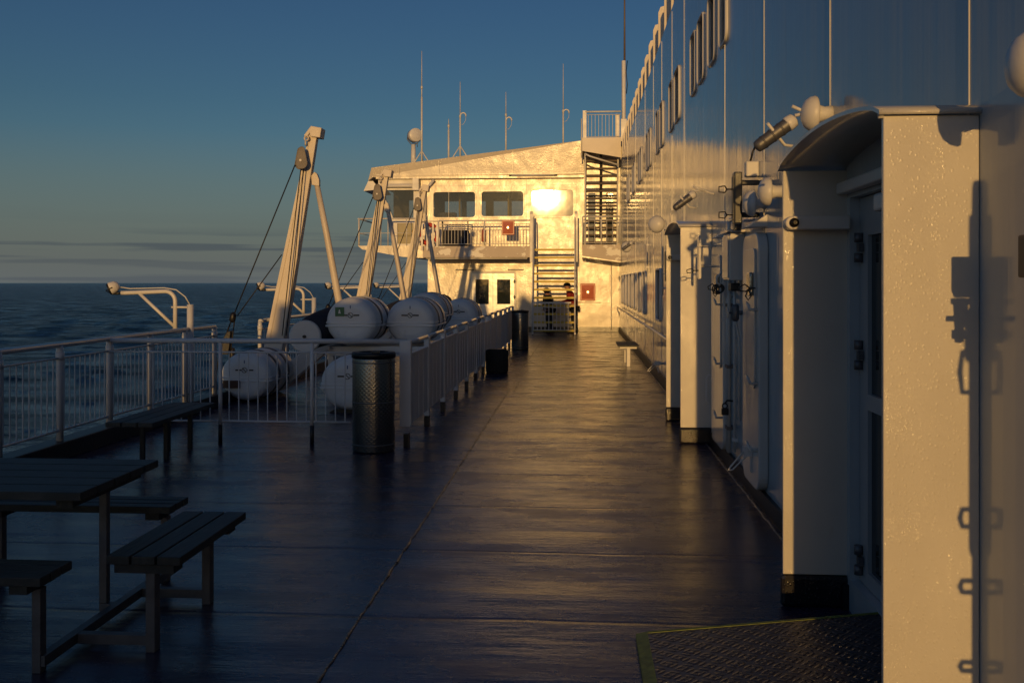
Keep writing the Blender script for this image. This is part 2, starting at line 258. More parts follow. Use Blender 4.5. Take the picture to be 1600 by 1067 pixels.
# ------------------------------------------------------------------ mesh helpers
class MB:
    def __init__(s): s.bm = bmesh.new(); s.mi = 0
    def _f(s, vs, smooth=False):
        try:
            f = s.bm.faces.new(vs); f.smooth = smooth; f.material_index = s.mi; return f
        except ValueError: return None
    def box(s, c, d, rot=None):
        cx, cy, cz = c; a, b, h = d[0]/2, d[1]/2, d[2]/2
        V = []
        for x in (-a, a):
            for y in (-b, b):
                for z in (-h, h):
                    v = Vector((x,y,z))
                    if rot is not None: v = rot @ v
                    V.append(s.bm.verts.new(v+Vector(c)))
        for q in ((0,1,3,2),(4,6,7,5),(0,4,5,1),(2,3,7,6),(0,2,6,4),(1,5,7,3)): s._f([V[i] for i in q])
        return s
    def b2(s, x0,x1,y0,y1,z0,z1): return s.box(((x0+x1)/2,(y0+y1)/2,(z0+z1)/2),(abs(x1-x0),abs(y1-y0),abs(z1-z0)))
    def ring(s, c, ax, r, n, up=None, sx=1, sy=1):
        ax = Vector(ax).normalized()
        u = Vector(up) if up is not None else (Vector((0,0,1)) if abs(ax.z) < .9 else Vector((1,0,0)))
        a = ax.cross(u).normalized(); b = a.cross(ax).normalized()
        return [s.bm.verts.new(Vector(c)+a*(math.cos(2*math.pi*i/n)*r*sx)+b*(math.sin(2*math.pi*i/n)*r*sy)) for i in range(n)]
    def skin(s, rings, caps=True, smooth=True):
        n = len(rings[0])
        for A, B in zip(rings, rings[1:]):
            for i in range(n): s._f([A[i], A[(i+1)%n], B[(i+1)%n], B[i]], smooth)
        if caps: s._f(rings[0][::-1]); s._f(rings[-1])
    def tube(s, pts, r, n=10, caps=True):
        pts = [Vector(p) for p in pts]; rr = r if isinstance(r, (list,tuple)) else [r]*len(pts)
        rings = []; up = None
        for i, p in enumerate(pts):
            if i == 0: t = pts[1]-p
            elif i == len(pts)-1: t = p-pts[i-1]
            else: t = (pts[i+1]-p).normalized()+(p-pts[i-1]).normalized()
            t.normalize()
            if up is None:
                up = Vector((0,0,1)) if abs(t.z) < .9 else Vector((0,1,0))
            a = t.cross(up).normalized(); up = a.cross(t).normalized()
            rings.append([s.bm.verts.new(p+a*(math.cos(2*math.pi*k/n)*rr[i])+up*(math.sin(2*math.pi*k/n)*rr[i])) for k in range(n)])
        s.skin(rings, caps); return s
    def lathe(s, prof, o=(0,0,0), ax=(0,0,1), n=24, sx=1, sy=1):
        ax = Vector(ax).normalized(); rings = [s.ring(Vector(o)+ax*h, ax, max(r,1e-4), n, sx=sx, sy=sy) for h, r in prof]
        s.skin(rings); return s
    def prism(s, poly, ax, t0, t1):
        """poly: 2D points; ax 'x','y','z' = extrusion axis; coords are the two other axes in order"""
        def P(p, t): return {'x':(t,p[0],p[1]),'y':(p[0],t,p[1]),'z':(p[0],p[1],t)}[ax]
        A = [s.bm.verts.new(P(p,t0)) for p in poly]; B = [s.bm.verts.new(P(p,t1)) for p in poly]
        n = len(poly)
        for i in range(n): s._f([A[i],A[(i+1)%n],B[(i+1)%n],B[i]])
        s._f(A[::-1]); s._f(B); return s
    def torus(s, c, ax, Rr, r, n=28, m=8, a0=0, a1=360):
        ax = Vector(ax).normalized(); u = Vector((0,0,1)) if abs(ax.z)<.9 else Vector((1,0,0))
        a = ax.cross(u).normalized(); b = a.cross(ax)
        full = abs(a1-a0) >= 360; k = n if full else n+1; rings = []
        for i in range(k):
            t = R(a0+(a1-a0)*i/n); d = a*math.cos(t)+b*math.sin(t); c0 = Vector(c)+d*Rr
            rings.append([s.bm.verts.new(c0+d*(math.cos(2*math.pi*j/m)*r)+ax*(math.sin(2*math.pi*j/m)*r)) for j in range(m)])
        if full: rings.append(rings[0]); s.skin(rings, False)
        else: s.skin(rings, True)
        return s
    def holes(s, axis, pos, thick, u0, u1, v0, v1, hs, top=None):
        """wall in plane axis=pos, thickness into +axis, with rectangular holes hs=[(a,b,c,d)]; top(u) gives a sloping upper edge"""
        us = sorted(set([u0,u1]+[h[0] for h in hs]+[h[1] for h in hs])); vs = sorted(set([v0,v1]+[h[2] for h in hs]+[h[3] for h in hs]))
        us = [u for u in us if u0 <= u <= u1]; vs = [v for v in vs if v0 <= v <= v1]
        inside = lambda a,b: any(h[0] < a < h[1] and h[2] < b < h[3] for h in hs)
        full = [[not inside((us[i]+us[i+1])/2,(vs[j]+vs[j+1])/2) for j in range(len(vs)-1)] for i in range(len(us)-1)]
        C = {}
        def V(i,j,k):
            if (i,j,k) not in C:
                u, v = us[i], vs[j]
                if top and j == len(vs)-1: v = top(u)
                p = pos+k*thick
                C[i,j,k] = s.bm.verts.new((p,u,v) if axis=='x' else (u,p,v))
            return C[i,j,k]
        for i in range(len(us)-1):
            for j in range(len(vs)-1):
                if not full[i][j]: continue
                s._f([V(i,j,0),V(i+1,j,0),V(i+1,j+1,0),V(i,j+1,0)]); s._f([V(i,j,1),V(i,j+1,1),V(i+1,j+1,1),V(i+1,j,1)])
                for di,dj,e0,e1 in ((-1,0,(0,0),(0,1)),(1,0,(1,0),(1,1)),(0,-1,(0,0),(1,0)),(0,1,(0,1),(1,1))):
                    a,b = i+di,j+dj
                    if not(0<=a<len(us)-1 and 0<=b<len(vs)-1) or not full[a][b]:
                        s._f([V(i+e0[0],j+e0[1],0),V(i+e1[0],j+e1[1],0),V(i+e1[0],j+e1[1],1),V(i+e0[0],j+e0[1],1)])
        return s
    def build(s, name, m, parent=None, bevel=0, loc=None, seg=2):
        bmesh.ops.recalc_face_normals(s.bm, faces=s.bm.faces)
        me = bpy.data.meshes.new(name); s.bm.to_mesh(me); s.bm.free()
        for mm in (m if isinstance(m,(list,tuple)) else [m]): me.materials.append(mm)
        o = bpy.data.objects.new(name, me); COL.objects.link(o)
        if parent is not None: o.parent = parent
        if loc is not None: o.location = loc
        if bevel:
            b = o.modifiers.new('bevel','BEVEL'); b.width = bevel; b.segments = seg; b.limit_method = 'ANGLE'; b.angle_limit = R(40)
        return o
def rrect(u0,u1,v0,v1,r,n=4):
    P = []
    for cx,cy,a in ((u1-r,v0+r,-90),(u1-r,v1-r,0),(u0+r,v1-r,90),(u0+r,v0+r,180)):
        for k in range(n+1): t = R(a+90*k/n); P.append((cx+r*math.cos(t),cy+r*math.sin(t)))
    return P
def frame(mb, ax, p0, p1, u0,u1,v0,v1, wd, r):
    """rounded rectangular ring, extruded along ax p0..p1"""
    A = rrect(u0-wd,u1+wd,v0-wd,v1+wd,r+wd); B = rrect(u0,u1,v0,v1,r); n = len(A)
    def P(p,t): return {'x':(t,p[0],p[1]),'y':(p[0],t,p[1])}[ax]
    V = [[mb.bm.verts.new(P(p,t)) for p in Q] for t in (p0,p1) for Q in (A,B)]
    A0,B0,A1,B1 = V
    for i in range(n):
        j=(i+1)%n
        mb._f([A0[i],A0[j],B0[j],B0[i]]); mb._f([A1[i],B1[i],B1[j],A1[j]]); mb._f([A0[i],A1[i],A1[j],A0[j]],True); mb._f([B0[i],B0[j],B1[j],B1[i]],True)
    return mb
def tag(o, label=None, cat=None, group=None, kind=None):
    if label: o['label'] = label
    if cat: o['category'] = cat
    if group: o['group'] = group
    if kind: o['kind'] = kind
    return o
def thing(name, label, cat, loc=(0,0,0), rz=0, group=None):
    o = bpy.data.objects.new(name, None); COL.objects.link(o); o.location = loc; o.rotation_euler = (0,0,rz); o.empty_display_size = .1
    return tag(o, label, cat, group)
def dup(root, loc, label=None, rz=None, scale=None):
    r = root.copy(); COL.objects.link(r); r.location = loc
    if rz is not None: r.rotation_euler = (0,0,rz)
    if scale: r.scale = scale
    if label: r['label'] = label
    for ch in list(root.children):
        c = ch.copy(); COL.objects.link(c); c.parent = r
        for g in ch.children:
            d = g.copy(); COL.objects.link(d); d.parent = c
    return r
def arc(c, r, a0, a1, n, plane='xz', y=0):
    return [(c[0]+r*math.cos(R(a0+(a1-a0)*i/n)), y, c[1]+r*math.sin(R(a0+(a1-a0)*i/n))) for i in range(n+1)]

XW = 1.4; YB = 33.7; XR = -5.05
# ------------------------------------------------------------------ sea, hull, deck
def build_sea():
    import numpy as np
    rng = np.random.RandomState(3)
    rr = [16.]
    while rr[-1] < 70000: rr.append(rr[-1]*(1.0075 if rr[-1] < 400 else 1.02))
    rr = np.array(rr); th = np.radians(np.arange(-80, 10, .26))
    RR, TH = np.meshgrid(rr, th, indexing='ij'); X = RR*np.sin(TH); Y = RR*np.cos(TH); Z = np.zeros_like(X)
    for k in range(46):
        lam = .55*(1.105**k)*rng.uniform(.9,1.1)
        if lam > 38: break
        for q in range(2):
            a = R(62)+rng.normal(0,.55); kx, ky = math.cos(a)*2*math.pi/lam, math.sin(a)*2*math.pi/lam
            amp = .018*lam*min(1,(7/lam))**.7; fade = np.clip((lam/(RR*.011)-1.6)/3, 0, 1)
            ph = kx*X+ky*Y+rng.uniform(0,6.3)+1.3*np.sin(X*.031*ky*3+Y*.027)
            Z += fade*amp*(1-np.abs(np.sin(ph/2))*2)
    n0, n1 = X.shape
    co = np.stack([X, Y, Z-14.9], -1).reshape(-1,3)
    i, j = np.meshgrid(np.arange(n0-1), np.arange(n1-1), indexing='ij'); b = (i*n1+j).ravel()
    F = np.stack([b, b+1, b+n1+1, b+n1], 1)
    extra = np.array([[-80000,-80000,-15.9],[80000,-80000,-15.9],[80000,80000,-15.9],[-80000,80000,-15.9]]); N = len(co)
    co = np.vstack([co, extra]); F = np.vstack([F, [[N,N+1,N+2,N+3]]])
    me = bpy.data.meshes.new('sea'); me.vertices.add(len(co)); me.vertices.foreach_set('co', co.ravel())
    me.loops.add(F.size); me.loops.foreach_set('vertex_index', F.ravel().astype(np.int32))
    me.polygons.add(len(F)); me.polygons.foreach_set('loop_start', np.arange(0,F.size,4,dtype=np.int32)); me.polygons.foreach_set('use_smooth', np.ones(len(F),bool))
    me.update(calc_edges=True); me.validate(); me.materials.append(M_SEA)
    o = bpy.data.objects.new('sea', me); COL.objects.link(o); tag(o, kind='structure')
build_sea()
m = MB(); m.b2(-5.25,22,-30,70,-16,-.06); tag(m.build('hull', M_WALL), kind='structure')
m = MB(); m.b2(-5.2,1.7,-14,40,-.05,0)
tag(m.build('deck', M_DECK), kind='structure')
def bead(x, y0, y1, r=.008):
    mb = MB(); pts = []; y = y0
    while y < y1: pts.append((x+random.uniform(-.004,.004), y, .001+random.uniform(-.002,.003))); y += .05
    mb.tube(pts, [r*random.uniform(.6,1.3) for _ in pts], 6); return mb
M_WELD = mat('weld_bead_paint', (.05,.045,.05), .22, bumps=[((60,60,60),1,.006)])
tag(bead(-1.11, 1.5, 15.4, .0095).build('deck_seam', M_WELD), kind='structure')
tag(bead(-1.02, 15.0, 16.6, .008).build('deck_seam', M_WELD), kind='structure')
tag(bead(-1.11, 17.6, 30, .008).build('deck_seam', M_WELD), kind='structure')
tag(bead(1.34, 5.2, 33, .009).build('deck_seam', mat('pale_weld', (.10,.09,.085), .3, bumps=[((60,60,60),1,.006)])), kind='structure')
# dark coaming under the sea rail
m = MB(); m.b2(-5.16,-4.94,-12,40,0,.17); tag(m.build('deck_edge_coaming', M_DARK, bevel=.01), kind='structure')

# ------------------------------------------------------------------ superstructure wall (starboard-facing side of the house)
pairs = [(9.19,9.66),(9.97,10.49),(10.86,11.41),(11.63,12.12),(13.49,14.17),(14.41,14.99),(16.11,16.68),(17.0,17.54),(18.9,19.4),(19.6,20.1),(21.6,22.1),(22.3,22.8),(24.3,24.8),(25.0,25.5),(27,27.5),(27.7,28.2)]
lows = [(16.6,17.5)]+[(20.3+1.75*k, 21.05+1.75*k) for k in range(7)]
porch_y = [3.48, 10.28, ]      # near edge of each porch
PW = 1.67
doors = [(y+.12, y+PW-.06) for y in porch_y]
hs = [(a,b,4.0,4.75) for a,b in pairs]+[(a,b,1.04,1.94) for a,b in lows]+[(a,b,.16,2.14) for a,b in doors]
house = thing('ship_superstructure', 'tall glossy white steel side wall of the ship running along the right of the deck', 'ship wall', (XW, 16, 0))
def local(mb, o):
    for v in mb.bm.verts: v.co -= Vector(o)
    return mb
HO = (XW,16,0)
m = MB(); m.holes('x', XW, .10, -8, YB, -.05, 5.83, hs); m.b2(XW,12,-8,YB+6,5.83,5.85); m.b2(XW+.6,XW+.62,-8,YB,-.05,5.82)
local(m,HO).build('wall_plating', M_WALL, house)
for y in (3.56,5.48,7.4,9.37,12.97,14.65,16.46,18.3,20.6,24.,28.):
    m = MB(); m.b2(XW-.004,XW+.001,y-.004,y+.004,.18,5.8); local(m,HO).build('weld_seam', mat('weld_paint', (.72,.70,.66), .3), house)
for a,b in pairs:
    m = MB(); frame(m,'x',XW-.026,XW+.03,a+.012,b-.012,4.012,4.738,.014,.09); f = local(m,HO).build('window_frame', M_WHITE, house)
    m = MB(); m.b2(XW+.055,XW+.065,a-.01,b+.01,3.99,4.76); local(m,HO).build('window_pane', M_GLASS, f)
for a,b in lows:
    m = MB(); frame(m,'x',XW-.03,XW+.03,a+.015,b-.015,1.055,1.925,.028,.08); f = local(m,HO).build('window_frame', M_WHITE, house)
    m = MB(); m.b2(XW+.05,XW+.06,a-.01,b+.01,1.03,1.95); local(m,HO).build('window_pane', M_GLASS, f)
# bulwark with bracket stiffeners on the deck above
m = MB(); m.b2(XW+.19,XW+.205,-6,YB+4,5.85,6.62); local(m,HO).build('upper_bulwark', M_WHITE, house)
y = 6.5
while y < 37:
    m = MB(); m.prism([(XW+.01,5.852),(XW+.188,5.852),(XW+.188,6.66),(XW+.05,6.62),(XW+.01,6.52)],'y',y-.012,y+.012); local(m,HO).build('bulwark_bracket', M_DAVIT, house); y += 1.2
m = MB(); m.b2(XW-.03,XW+.05,11.95,YB,.0,.16); m.b2(XW-.03,XW+.05,5.1,10.2,.0,.13); m.b2(XW-.03,XW+.05,-6,3.3,.0,.13)
local(m,HO).build('skirting', M_DARK, house)
# long handrail on the wall
hr = thing('wall_handrail', 'long pale handrail on brackets along the ship wall beyond the second porch', 'handrail', (1.3,22,.87))
m = MB(); m.tube([(0,-9.9,0),(0,10.9,0)], .022); m.build('rail', M_WHITE, hr)
for k in range(10):
    m = MB(); y=-9.3+k*2.15; m.tube([(0,y,-.01),(.05,y,-.05),(.1,y,-.05)], .012, 6); m.build('bracket', M_WHITE, hr)

# ------------------------------------------------------------------ door porches
def porch():
    t = thing('door_porch', 'nearest arched steel porch round a glazed ship door, big sunlit side panel towards us', 'door porch', (1.07,3.48,0), group='arched porches on the ship wall')
    D = XW-1.07
    for nm, y in (('near',0.0),('far',PW)):
        m = MB(); y0 = y if nm=='near' else y; m.b2(0,D+(.06 if nm=='far' else -.002),y0-.012,y0+.012,.17,2.288); m.build('side_panel', M_PORCH, t, bevel=.004)
        m = MB(); m.b2(-.012,D+(.06 if nm=='far' else -.002),y0-.024,y0+.024,0.0,.168); m.build('panel_foot', M_BASE, t, bevel=.02)
    # canopy: arched sheet along Y
    m = MB(); n = 22
    def z(k): s_ = k/n; return 2.306+.092*math.sin(math.pi*min(1,max(0,s_)))**.62
    top = [(-.03+PW*k/n+ (0.06*k/n), z(k)) for k in range(n+1)]; poly = top+[(p[0],p[1]-.016) for p in top[::-1]]
    A = [m.bm.verts.new((-.02,p[0],p[1])) for p in poly]; B = [m.bm.verts.new((D,p[0],p[1])) for p in poly]; N = len(poly)
    for i in range(N): m._f([A[i],A[(i+1)%N],B[(i+1)%N],B[i]], True)
    for i in range(n):
        m._f([A[i],A[i+1],A[N-2-i],A[N-1-i]]); m._f([B[i],B[N-1-i],B[N-2-i],B[i+1]])
    m.tube([(-.005,.0,2.28),(-.005,.0,2.315)], .012, 8)
    m.build('canopy', M_PORCH, t)
    # lintel box behind canopy
    m = MB(); m.b2(D-.06,D-.002,.06,PW-.02,2.16,2.22); m.build('lintel', M_WHITE, t, bevel=.01)
    # door
    a, b = .12, PW-.06
    m = MB(); m.holes('x', D+.05, .045, a+.004, b-.004, .165, 2.136, [(a+.12,b-.14,1.14,1.94),(a+.12,b-.14,.24,1.06)]); d = m.build('door', mat('grey_door_paint', (.40,.43,.45), .35, var=.08), t)
    m = MB(); m.b2(D+.07,D+.08,a+.11,b-.13,1.13,1.95); m.build('glass_panel', M_DGLASS, d)
    m = MB(); m.b2(D+.07,D+.08,a+.11,b-.13,.23,1.07); m.build('glass_panel', M_DGLASS, d)
    for hz in (.28,1.33,1.88):
        m = MB(); m.tube([(D+.03,b-.05,hz-.075),(D+.03,b-.05,hz-.028)], .022, 10); m.tube([(D+.03,b-.05,hz+.028),(D+.03,b-.05,hz+.075)], .022, 10); m.b2(D+.02,D+.045,b-.09,b-.05,hz-.022,hz+.022); m.build('hinge', M_GALV, d)
    m = MB(); m.tube([(D+.06,a+.3,1.08),(D-.01,a+.3,1.08),(D-.01,a+.55,1.08)], .013, 8); m.build('handle', M_WHITE, d)
    m = MB(); m.b2(D-.08,D+.0,.55,.95,2.02,2.10); m.build('door_closer', M_WHITE, t, bevel=.012)
    # hold-back arm on the far panel
    m = MB(); m.b2(.03,D-.01,PW-.11,PW-.02,1.975,2.045); m.lathe([(0,.035),(.07,.035)], (.03,PW-.10,2.01),(0,1,0),14); am = m.build('holdback_arm', M_WHITE, t, bevel=.008)
    m = MB(); m.lathe([(0,.024),(-.012,.024),(-.012,.010),(-.03,.010)],(.035,PW-.111,2.01),(0,1,0),16); m.build('bolt', M_DARK, am)
    return t
p1 = porch()
p2 = dup(p1, (1.07, 10.28, 0), 'farther arched steel porch half way along the ship wall')
# ramp at the first door
t = thing('door_ramp', 'dark tread plate ramp with worn yellow edge leading up to the nearest door', 'ramp', (.27,2.6,0))
m = MB(); m.prism([(.055,.002),(1.15,.002),(1.15,.155),(.055,.035)],'y',0,2.0); m.build('tread_plate', M_RAMP, t)
m = MB(); m.prism([(0,.002),(.0548,.002),(.0548,.035),(0,.022)],'y',0,2.025); m.b2(.055,.06,2.0,2.025,.002,.037)
m.prism([(.06,.002),(1.15,.002),(1.15,.157),(.06,.038)],'y',2.001,2.022); m.build('painted_edge', M_RAMPE, t)

# ------------------------------------------------------------------ wall fittings
def floodlight(loc, label, s=1.):
    t = thing('floodlight', label, 'floodlight', loc, group='tubular floodlights on the ship wall')
    d = Vector((-.21,0,-.155)); ax = d.normalized()
    m = MB(); m.lathe([(0,.02),(.01,.036),(.05,.041),(.06,.039),(.24,.036),(.262,.032),(.27,.015)], (.0,0,.0), ax, 16, sx=1.0); m.lathe([(.09,.041),(.10,.041)],(0,0,0),ax,16); m.lathe([(.15,.040),(.16,.040)],(0,0,0),ax,16); m.lathe([(.21,.039),(.22,.039)],(0,0,0),ax,16); m.build('housing', M_GALV, t)
    m = MB(); m.lathe([(0,.02),(.012,.040),(.052,.044),(.06,.04)], (.004,0,.003), ax, 16); m.build('end_cap', M_WHITE, t)
    m = MB(); m.tube([(.0,0,.02),(.07,0,.035),(.17,.02,-.0),(.24,.03,-.01)], .010, 8); m.tube([(-.02,-.02,.07),(.10,0,.02)], .010, 8); m.tube([(-.16,-.05,-.03),(-.05,.03,-.14),(.02,.04,-.15)], .009, 8); m.build('bracket', M_WHITE, t)
    return t
floodlight((1.21,5.5,2.62), 'tubular floodlight on brackets just beside the nearest porch roof')
fl0 = floodlight((1.20,10.1,2.63), 'tubular floodlight on the wall above the farther porch')
fl2 = dup(fl0, (1.2,22.0,2.62), 'small distant floodlight on the wall near the bridge')
def bulkhead_lamp(loc, label, r=.10, rz=0):
    t = thing('bulkhead_lamp', label, 'wall lamp', loc, rz, group='mushroom lamps on the ship wall')
    m = MB(); m.lathe([(0,.045),(.02,.05),(.05,.04),(.09,.045)], (-.09,0,0),(1,0,0),16); m.build('base', M_WHITE, t)
    m = MB(); m.lathe([(-.075,.01),(-.07,.045),(-.055,.075),(-.03,.094),(-.005,.10),(.006,.095),(.01,.05)], (-.09,0,0),(1,0,0),24); o=m.build('globe', M_WHITE, t)
    return t
bulkhead_lamp((XW,5.45,2.64), 'white mushroom lamp above the arch of the nearest porch')
bulkhead_lamp((XW,6.75,2.33), 'right of the two white mushroom lamps beside the slim lamp housing')
bulkhead_lamp((XW,7.35,2.30), 'left of the two white mushroom lamps, half shaded by its neighbour')
a = bulkhead_lamp((XW,2.86,2.33), 'large round lamp at the right edge of the picture, top right corner'); a.scale = (1.0,1.0,1.0)
a = bulkhead_lamp((1.25,15.0,2.60), 'sunlit disc lamp on the wall just left of the farther porch', rz=R(62)); a.scale = (1.35,1.35,1.35)
a = bulkhead_lamp((1.28,25.0,2.62), 'small disc lamp low on the wall where it meets the bridge', rz=R(62)); a.scale = (1.4,1.4,1.4)
t = thing('junction_cabinet', 'narrow stack of small boxes under the disc lamp left of the farther porch', 'cabinet', (1.27,14.3,1.72))
m = MB(); m.b2(0,.13,0,.2,0,.45); m.build('lower_box', M_HOUS, t, bevel=.01); m = MB(); m.b2(.03,.13,.02,.18,.47,.70); m.build('upper_box', M_LOCK, t, bevel=.01)
m = MB(); m.tube([(.08,.1,.70),(.08,.1,1.0),(.12,.1,1.05)], .012, 8); m.tube([(.02,-.02,.1),(-.04,-.02,.12),(-.04,-.02,.2)], .008, 6); m.build('conduit', M_LOCK, t)
# slim housing with shackles
t = thing('slim_lamp_housing', 'slim upright lamp housing with two shackle handles above the steel locker doors', 'lamp housing', (1.22,7.6,2.16))
m = MB(); m.b2(-.02,.04,-.06,.06,0,.40); m.b2(.04,.18,-.02,.02,.05,.09); m.b2(.04,.18,-.02,.02,.3,.34); m.build('housing', M_HOUS, t, bevel=.008)
m = MB(); m.b2(-.026,-.02,-.045,.045,.03,.37); m.build('lens', M_DARK, t)
for zz in (.07,.27):
    m = MB(); m.tube([(-.02,0,zz),(-.07,0,zz)], .006, 6); m.tube([(-.07,0,zz),(-.085,0,zz+.026),(-.13,0,zz+.02),(-.13,0,zz-.02),(-.085,0,zz-.026),(-.07,0,zz)], .006, 6); m.build('shackle', M_DARK, t)
t = thing('cable_box', 'small white junction box above the lamp housing on the wall', 'junction box', (1.34,7.65,2.53))
m = MB(); m.b2(-.04,.06,-.05,.05,0,.12); m.build('box', M_WHITE, t, bevel=.01); m = MB(); m.tube([(0,0,.12),(0.02,0,.2),(.05,0,.26)], .008, 6); m.build('cable', M_DARK, t)

def locker(y0, y1, label, top=2.08, near=False):
    t = thing('watertight_door', label, 'steel door', (XW,y0,0), group='raised steel doors between the porches')
    w_ = y1-y0
    m = MB(); m.prism(rrect(0,w_,.14,top,.14,6),'x',-.075,-.001); m.build('door_leaf', M_LOCK, t, bevel=.012)
    m = MB(); m.prism(rrect(.1,w_-.1,.9,top-.12,.06,4),'x',-.088,-.0755); m.build('raised_panel', M_LOCK, t, bevel=.004)
    m = MB(); m.prism(rrect(.14,.30,1.6,1.78,.03,3),'x',-.115,-.0885); m.build('window_boss', M_BRASS, t, bevel=.01)
    if near:
        for zz,q in ((1.52,.07),(1.01,.03),(.77,.02),(.49,.015)): m = MB(); m.tube([(-.07,w_-.05,zz+q),(-.108,w_-.05,zz+q),(-.116,w_-.05,zz),(-.108,w_-.05,zz-q),(-.07,w_-.05,zz-q)], .010, 8); m.build('dog_lever', M_LOCK, t)
        return t
    for zz in (.45,.95,1.5):
        m = MB(); m.tube([(-.07,.04,zz),(-.13,.04,zz),(-.14,.04,zz+.03),(-.14,.14,zz+.05)], .011, 8); m.build('dog_lever', M_LOCK, t)
    m = MB(); m.prism([(-.14,top+.04),(-.001,top+.13),(-.001,top+.04)],'y',.05,.32); m.build('rain_hood', M_LOCK, t)
    m = MB(); m.tube([(-.08,.1,1.66),(-.13,.1,1.66)], .006, 6); m.tube([(-.12,.1,1.66),(-.16,.1,1.69),(-.20,.1,1.665),(-.195,.1,1.64),(-.15,.1,1.635),(-.12,.1,1.66)],.006,6); m.tube([(-.13,.11,1.65),(-.15,.12,1.60),(-.13,.12,1.57),(-.11,.11,1.60),(-.13,.11,1.65)],.005,6); m.build('rope_loop', M_DARK, t)
    return t
locker(7.22,7.92,'nearer raised steel door with polished fitting between the two porches')
locker(8.98,9.78,'farther raised steel door, close to the second porch')
locker(1.25,2.0,'raised steel door beside the viewpoint, only its shadow and levers near the frame edge',2.20,True)
t = thing('switch_cabinet', 'shaded steel cabinet on the wall between the two raised doors', 'cabinet', (1.27,8.25,1.72))
m = MB(); m.b2(0,.13,0,.35,0,.40); c=m.build('cabinet_body', M_LOCK, t, bevel=.01); m = MB(); m.b2(-.012,0,.02,.33,.02,.38); m.build('cabinet_door', M_LOCK, t, bevel=.004)
m = MB(); m.b2(-.02,.13,-.02,.37,.41,.43); m.build('rain_lip', M_LOCK, t)
m = MB(); m.b2(.02,.10,.05,.2,-.09,-.02); m.build('socket', M_DARK, t, bevel=.01); m = MB(); m.tube([(.06,.1,-.09),(.06,.1,-.3),(.1,.12,-.5),(.11,.12,-1.2)], .010, 8); m.build('cable', M_LOCK, t)
t = thing('open_cover_plate', 'thin upright cover plate swung out from the wall before the second porch', 'cover plate', (1.17,9.45,1.74))
m = MB(); m.prism(rrect(-.012,.012,0,.42,.008,2),'y',-.02,.10); m.build('plate', M_LOCK, t)
m = MB(); m.tube([(.01,.03,.12),(.22,.03,.12)], .010, 6); m.tube([(.01,.03,.32),(.22,.03,.32)], .010, 6); m.box((.06,.03,.22),(.05,.06,.16)); m.build('hinge_arm', M_LOCK, t)
m = MB(); m.tube([(-.012,0,.08),(-.06,0,.08)], .006, 6); m.tube([(-.06,0,.08),(-.075,0,.1),(-.125,0,.085),(-.12,0,.055),(-.07,0,.06),(-.06,0,.08)], .006, 6); m.build('shackle', M_DARK, t)
t = thing('pipe_run', 'pair of upright white pipes with clamps between the two raised doors', 'pipes', (1.34,8.72,0))
for dy,z1 in ((0,2.25),(.07,1.55)):
    m = MB(); m.tube([(0,dy,.18),(0,dy,z1),(.05,dy,z1+.05)], .016, 8); p_ = m.build('pipe', M_LOCK, t)
    for zz in (.4,.95,1.5 if z1<2 else 1.9): m = MB(); m.b2(-.022,.05,dy-.026,dy+.026,zz-.015,zz+.015); m.build('clamp', M_GALV, p_)
t = thing('wall_valve', 'small grey valve with handwheel on the wall below the shaded cabinet', 'valve', (1.30,8.12,1.45))
m = MB(); m.lathe([(-.07,.02),(-.05,.032),(.05,.032),(.07,.02)],(0,0,0),(0,0,1),12); m.tube([(0,0,0),(.10,0,0)], .018, 8); m.tube([(-.06,0,0),(0,0,0)], .009, 6); m.build('valve_body', M_GALV, t)
m = MB(); m.torus((-.065,0,0),(1,0,0),.038,.007,16,6); m.box((-.065,0,0),(.006,.07,.008)); m.build('handwheel', M_LOCK, t)
t = thing('hose_hook', 'bent white hook with a coiled dark cable just left of the shaded cabinet', 'hook', (1.30,8.85,1.75))
m = MB(); m.tube([(.1,0,.05),(0,0,.05),(-.05,0,0),(-.05,0,-.05),(-.02,0,-.07)], .010, 8); m.build('hook', M_LOCK, t)
for q in range(3): m = MB(); m.torus((-.02-.012*q,.01*q,-.10-.004*q),(.35,1,.1*q),.036+.004*q,.006,20,6); m.build('cable_coil', M_DARK, t)
t = thing('angle_bracket', 'short horizontal white pipe bracket above the nearer raised door hood', 'bracket', (1.36,8.0,2.24))
m = MB(); m.tube([(0,-.35,0),(-.06,-.3,0),(-.06,.45,0),(0,.5,0)], .012, 8); m.build('bar', M_LOCK, t); m = MB(); m.box((-.05,.1,-.06),(.06,.12,.09)); m.build('sensor', M_HOUS, t, bevel=.008)
# door holdback loops near the deck
def holdback(loc, label):
    t = thing('door_holdback', label, 'door catch', loc, group='door catches low on the wall')
    m = MB(); m.tube([(.12,.05,.12),(-.0,0,.0),(-.02,.0,-.03),(.01,.0,-.03),(.14,.05,.085),(.12,.05,.12)], .007, 8); m.build('loop', M_WHITE, t)
    m = MB(); m.b2(.10,.2,.02,.09,.07,.14); m.tube([(.2,.05,.10),(.245,.05,.10)], .02, 8); m.tube([(.16,.05,.07),(.16,.05,-.05),(.18,.05,-.06)], .008, 6); m.build('pivot', M_WHITE, t)
    return t
h1 = holdback((1.16,7.45,.30), 'white slanting door catch near the deck under the nearer raised door')
dup(h1, (1.16,16.2,.25), 'small white door catch low on the wall left of the farther porch')
t = thing('padlocked_hook', 'dark padlock and hook hanging between the two raised doors', 'padlock', (1.30,8.7,.62))
m = MB(); m.tube([(.1,0,.02),(.02,0,.03),(0,0,0)], .009, 6); m.torus((0,0,-.02),(0,1,0),.022,.006,12,6); m.build('hook', M_DARK, t); m = MB(); m.b2(-.03,.03,-.02,.02,-.10,-.04); m.build('padlock_body', M_DARK, t, bevel=.006)
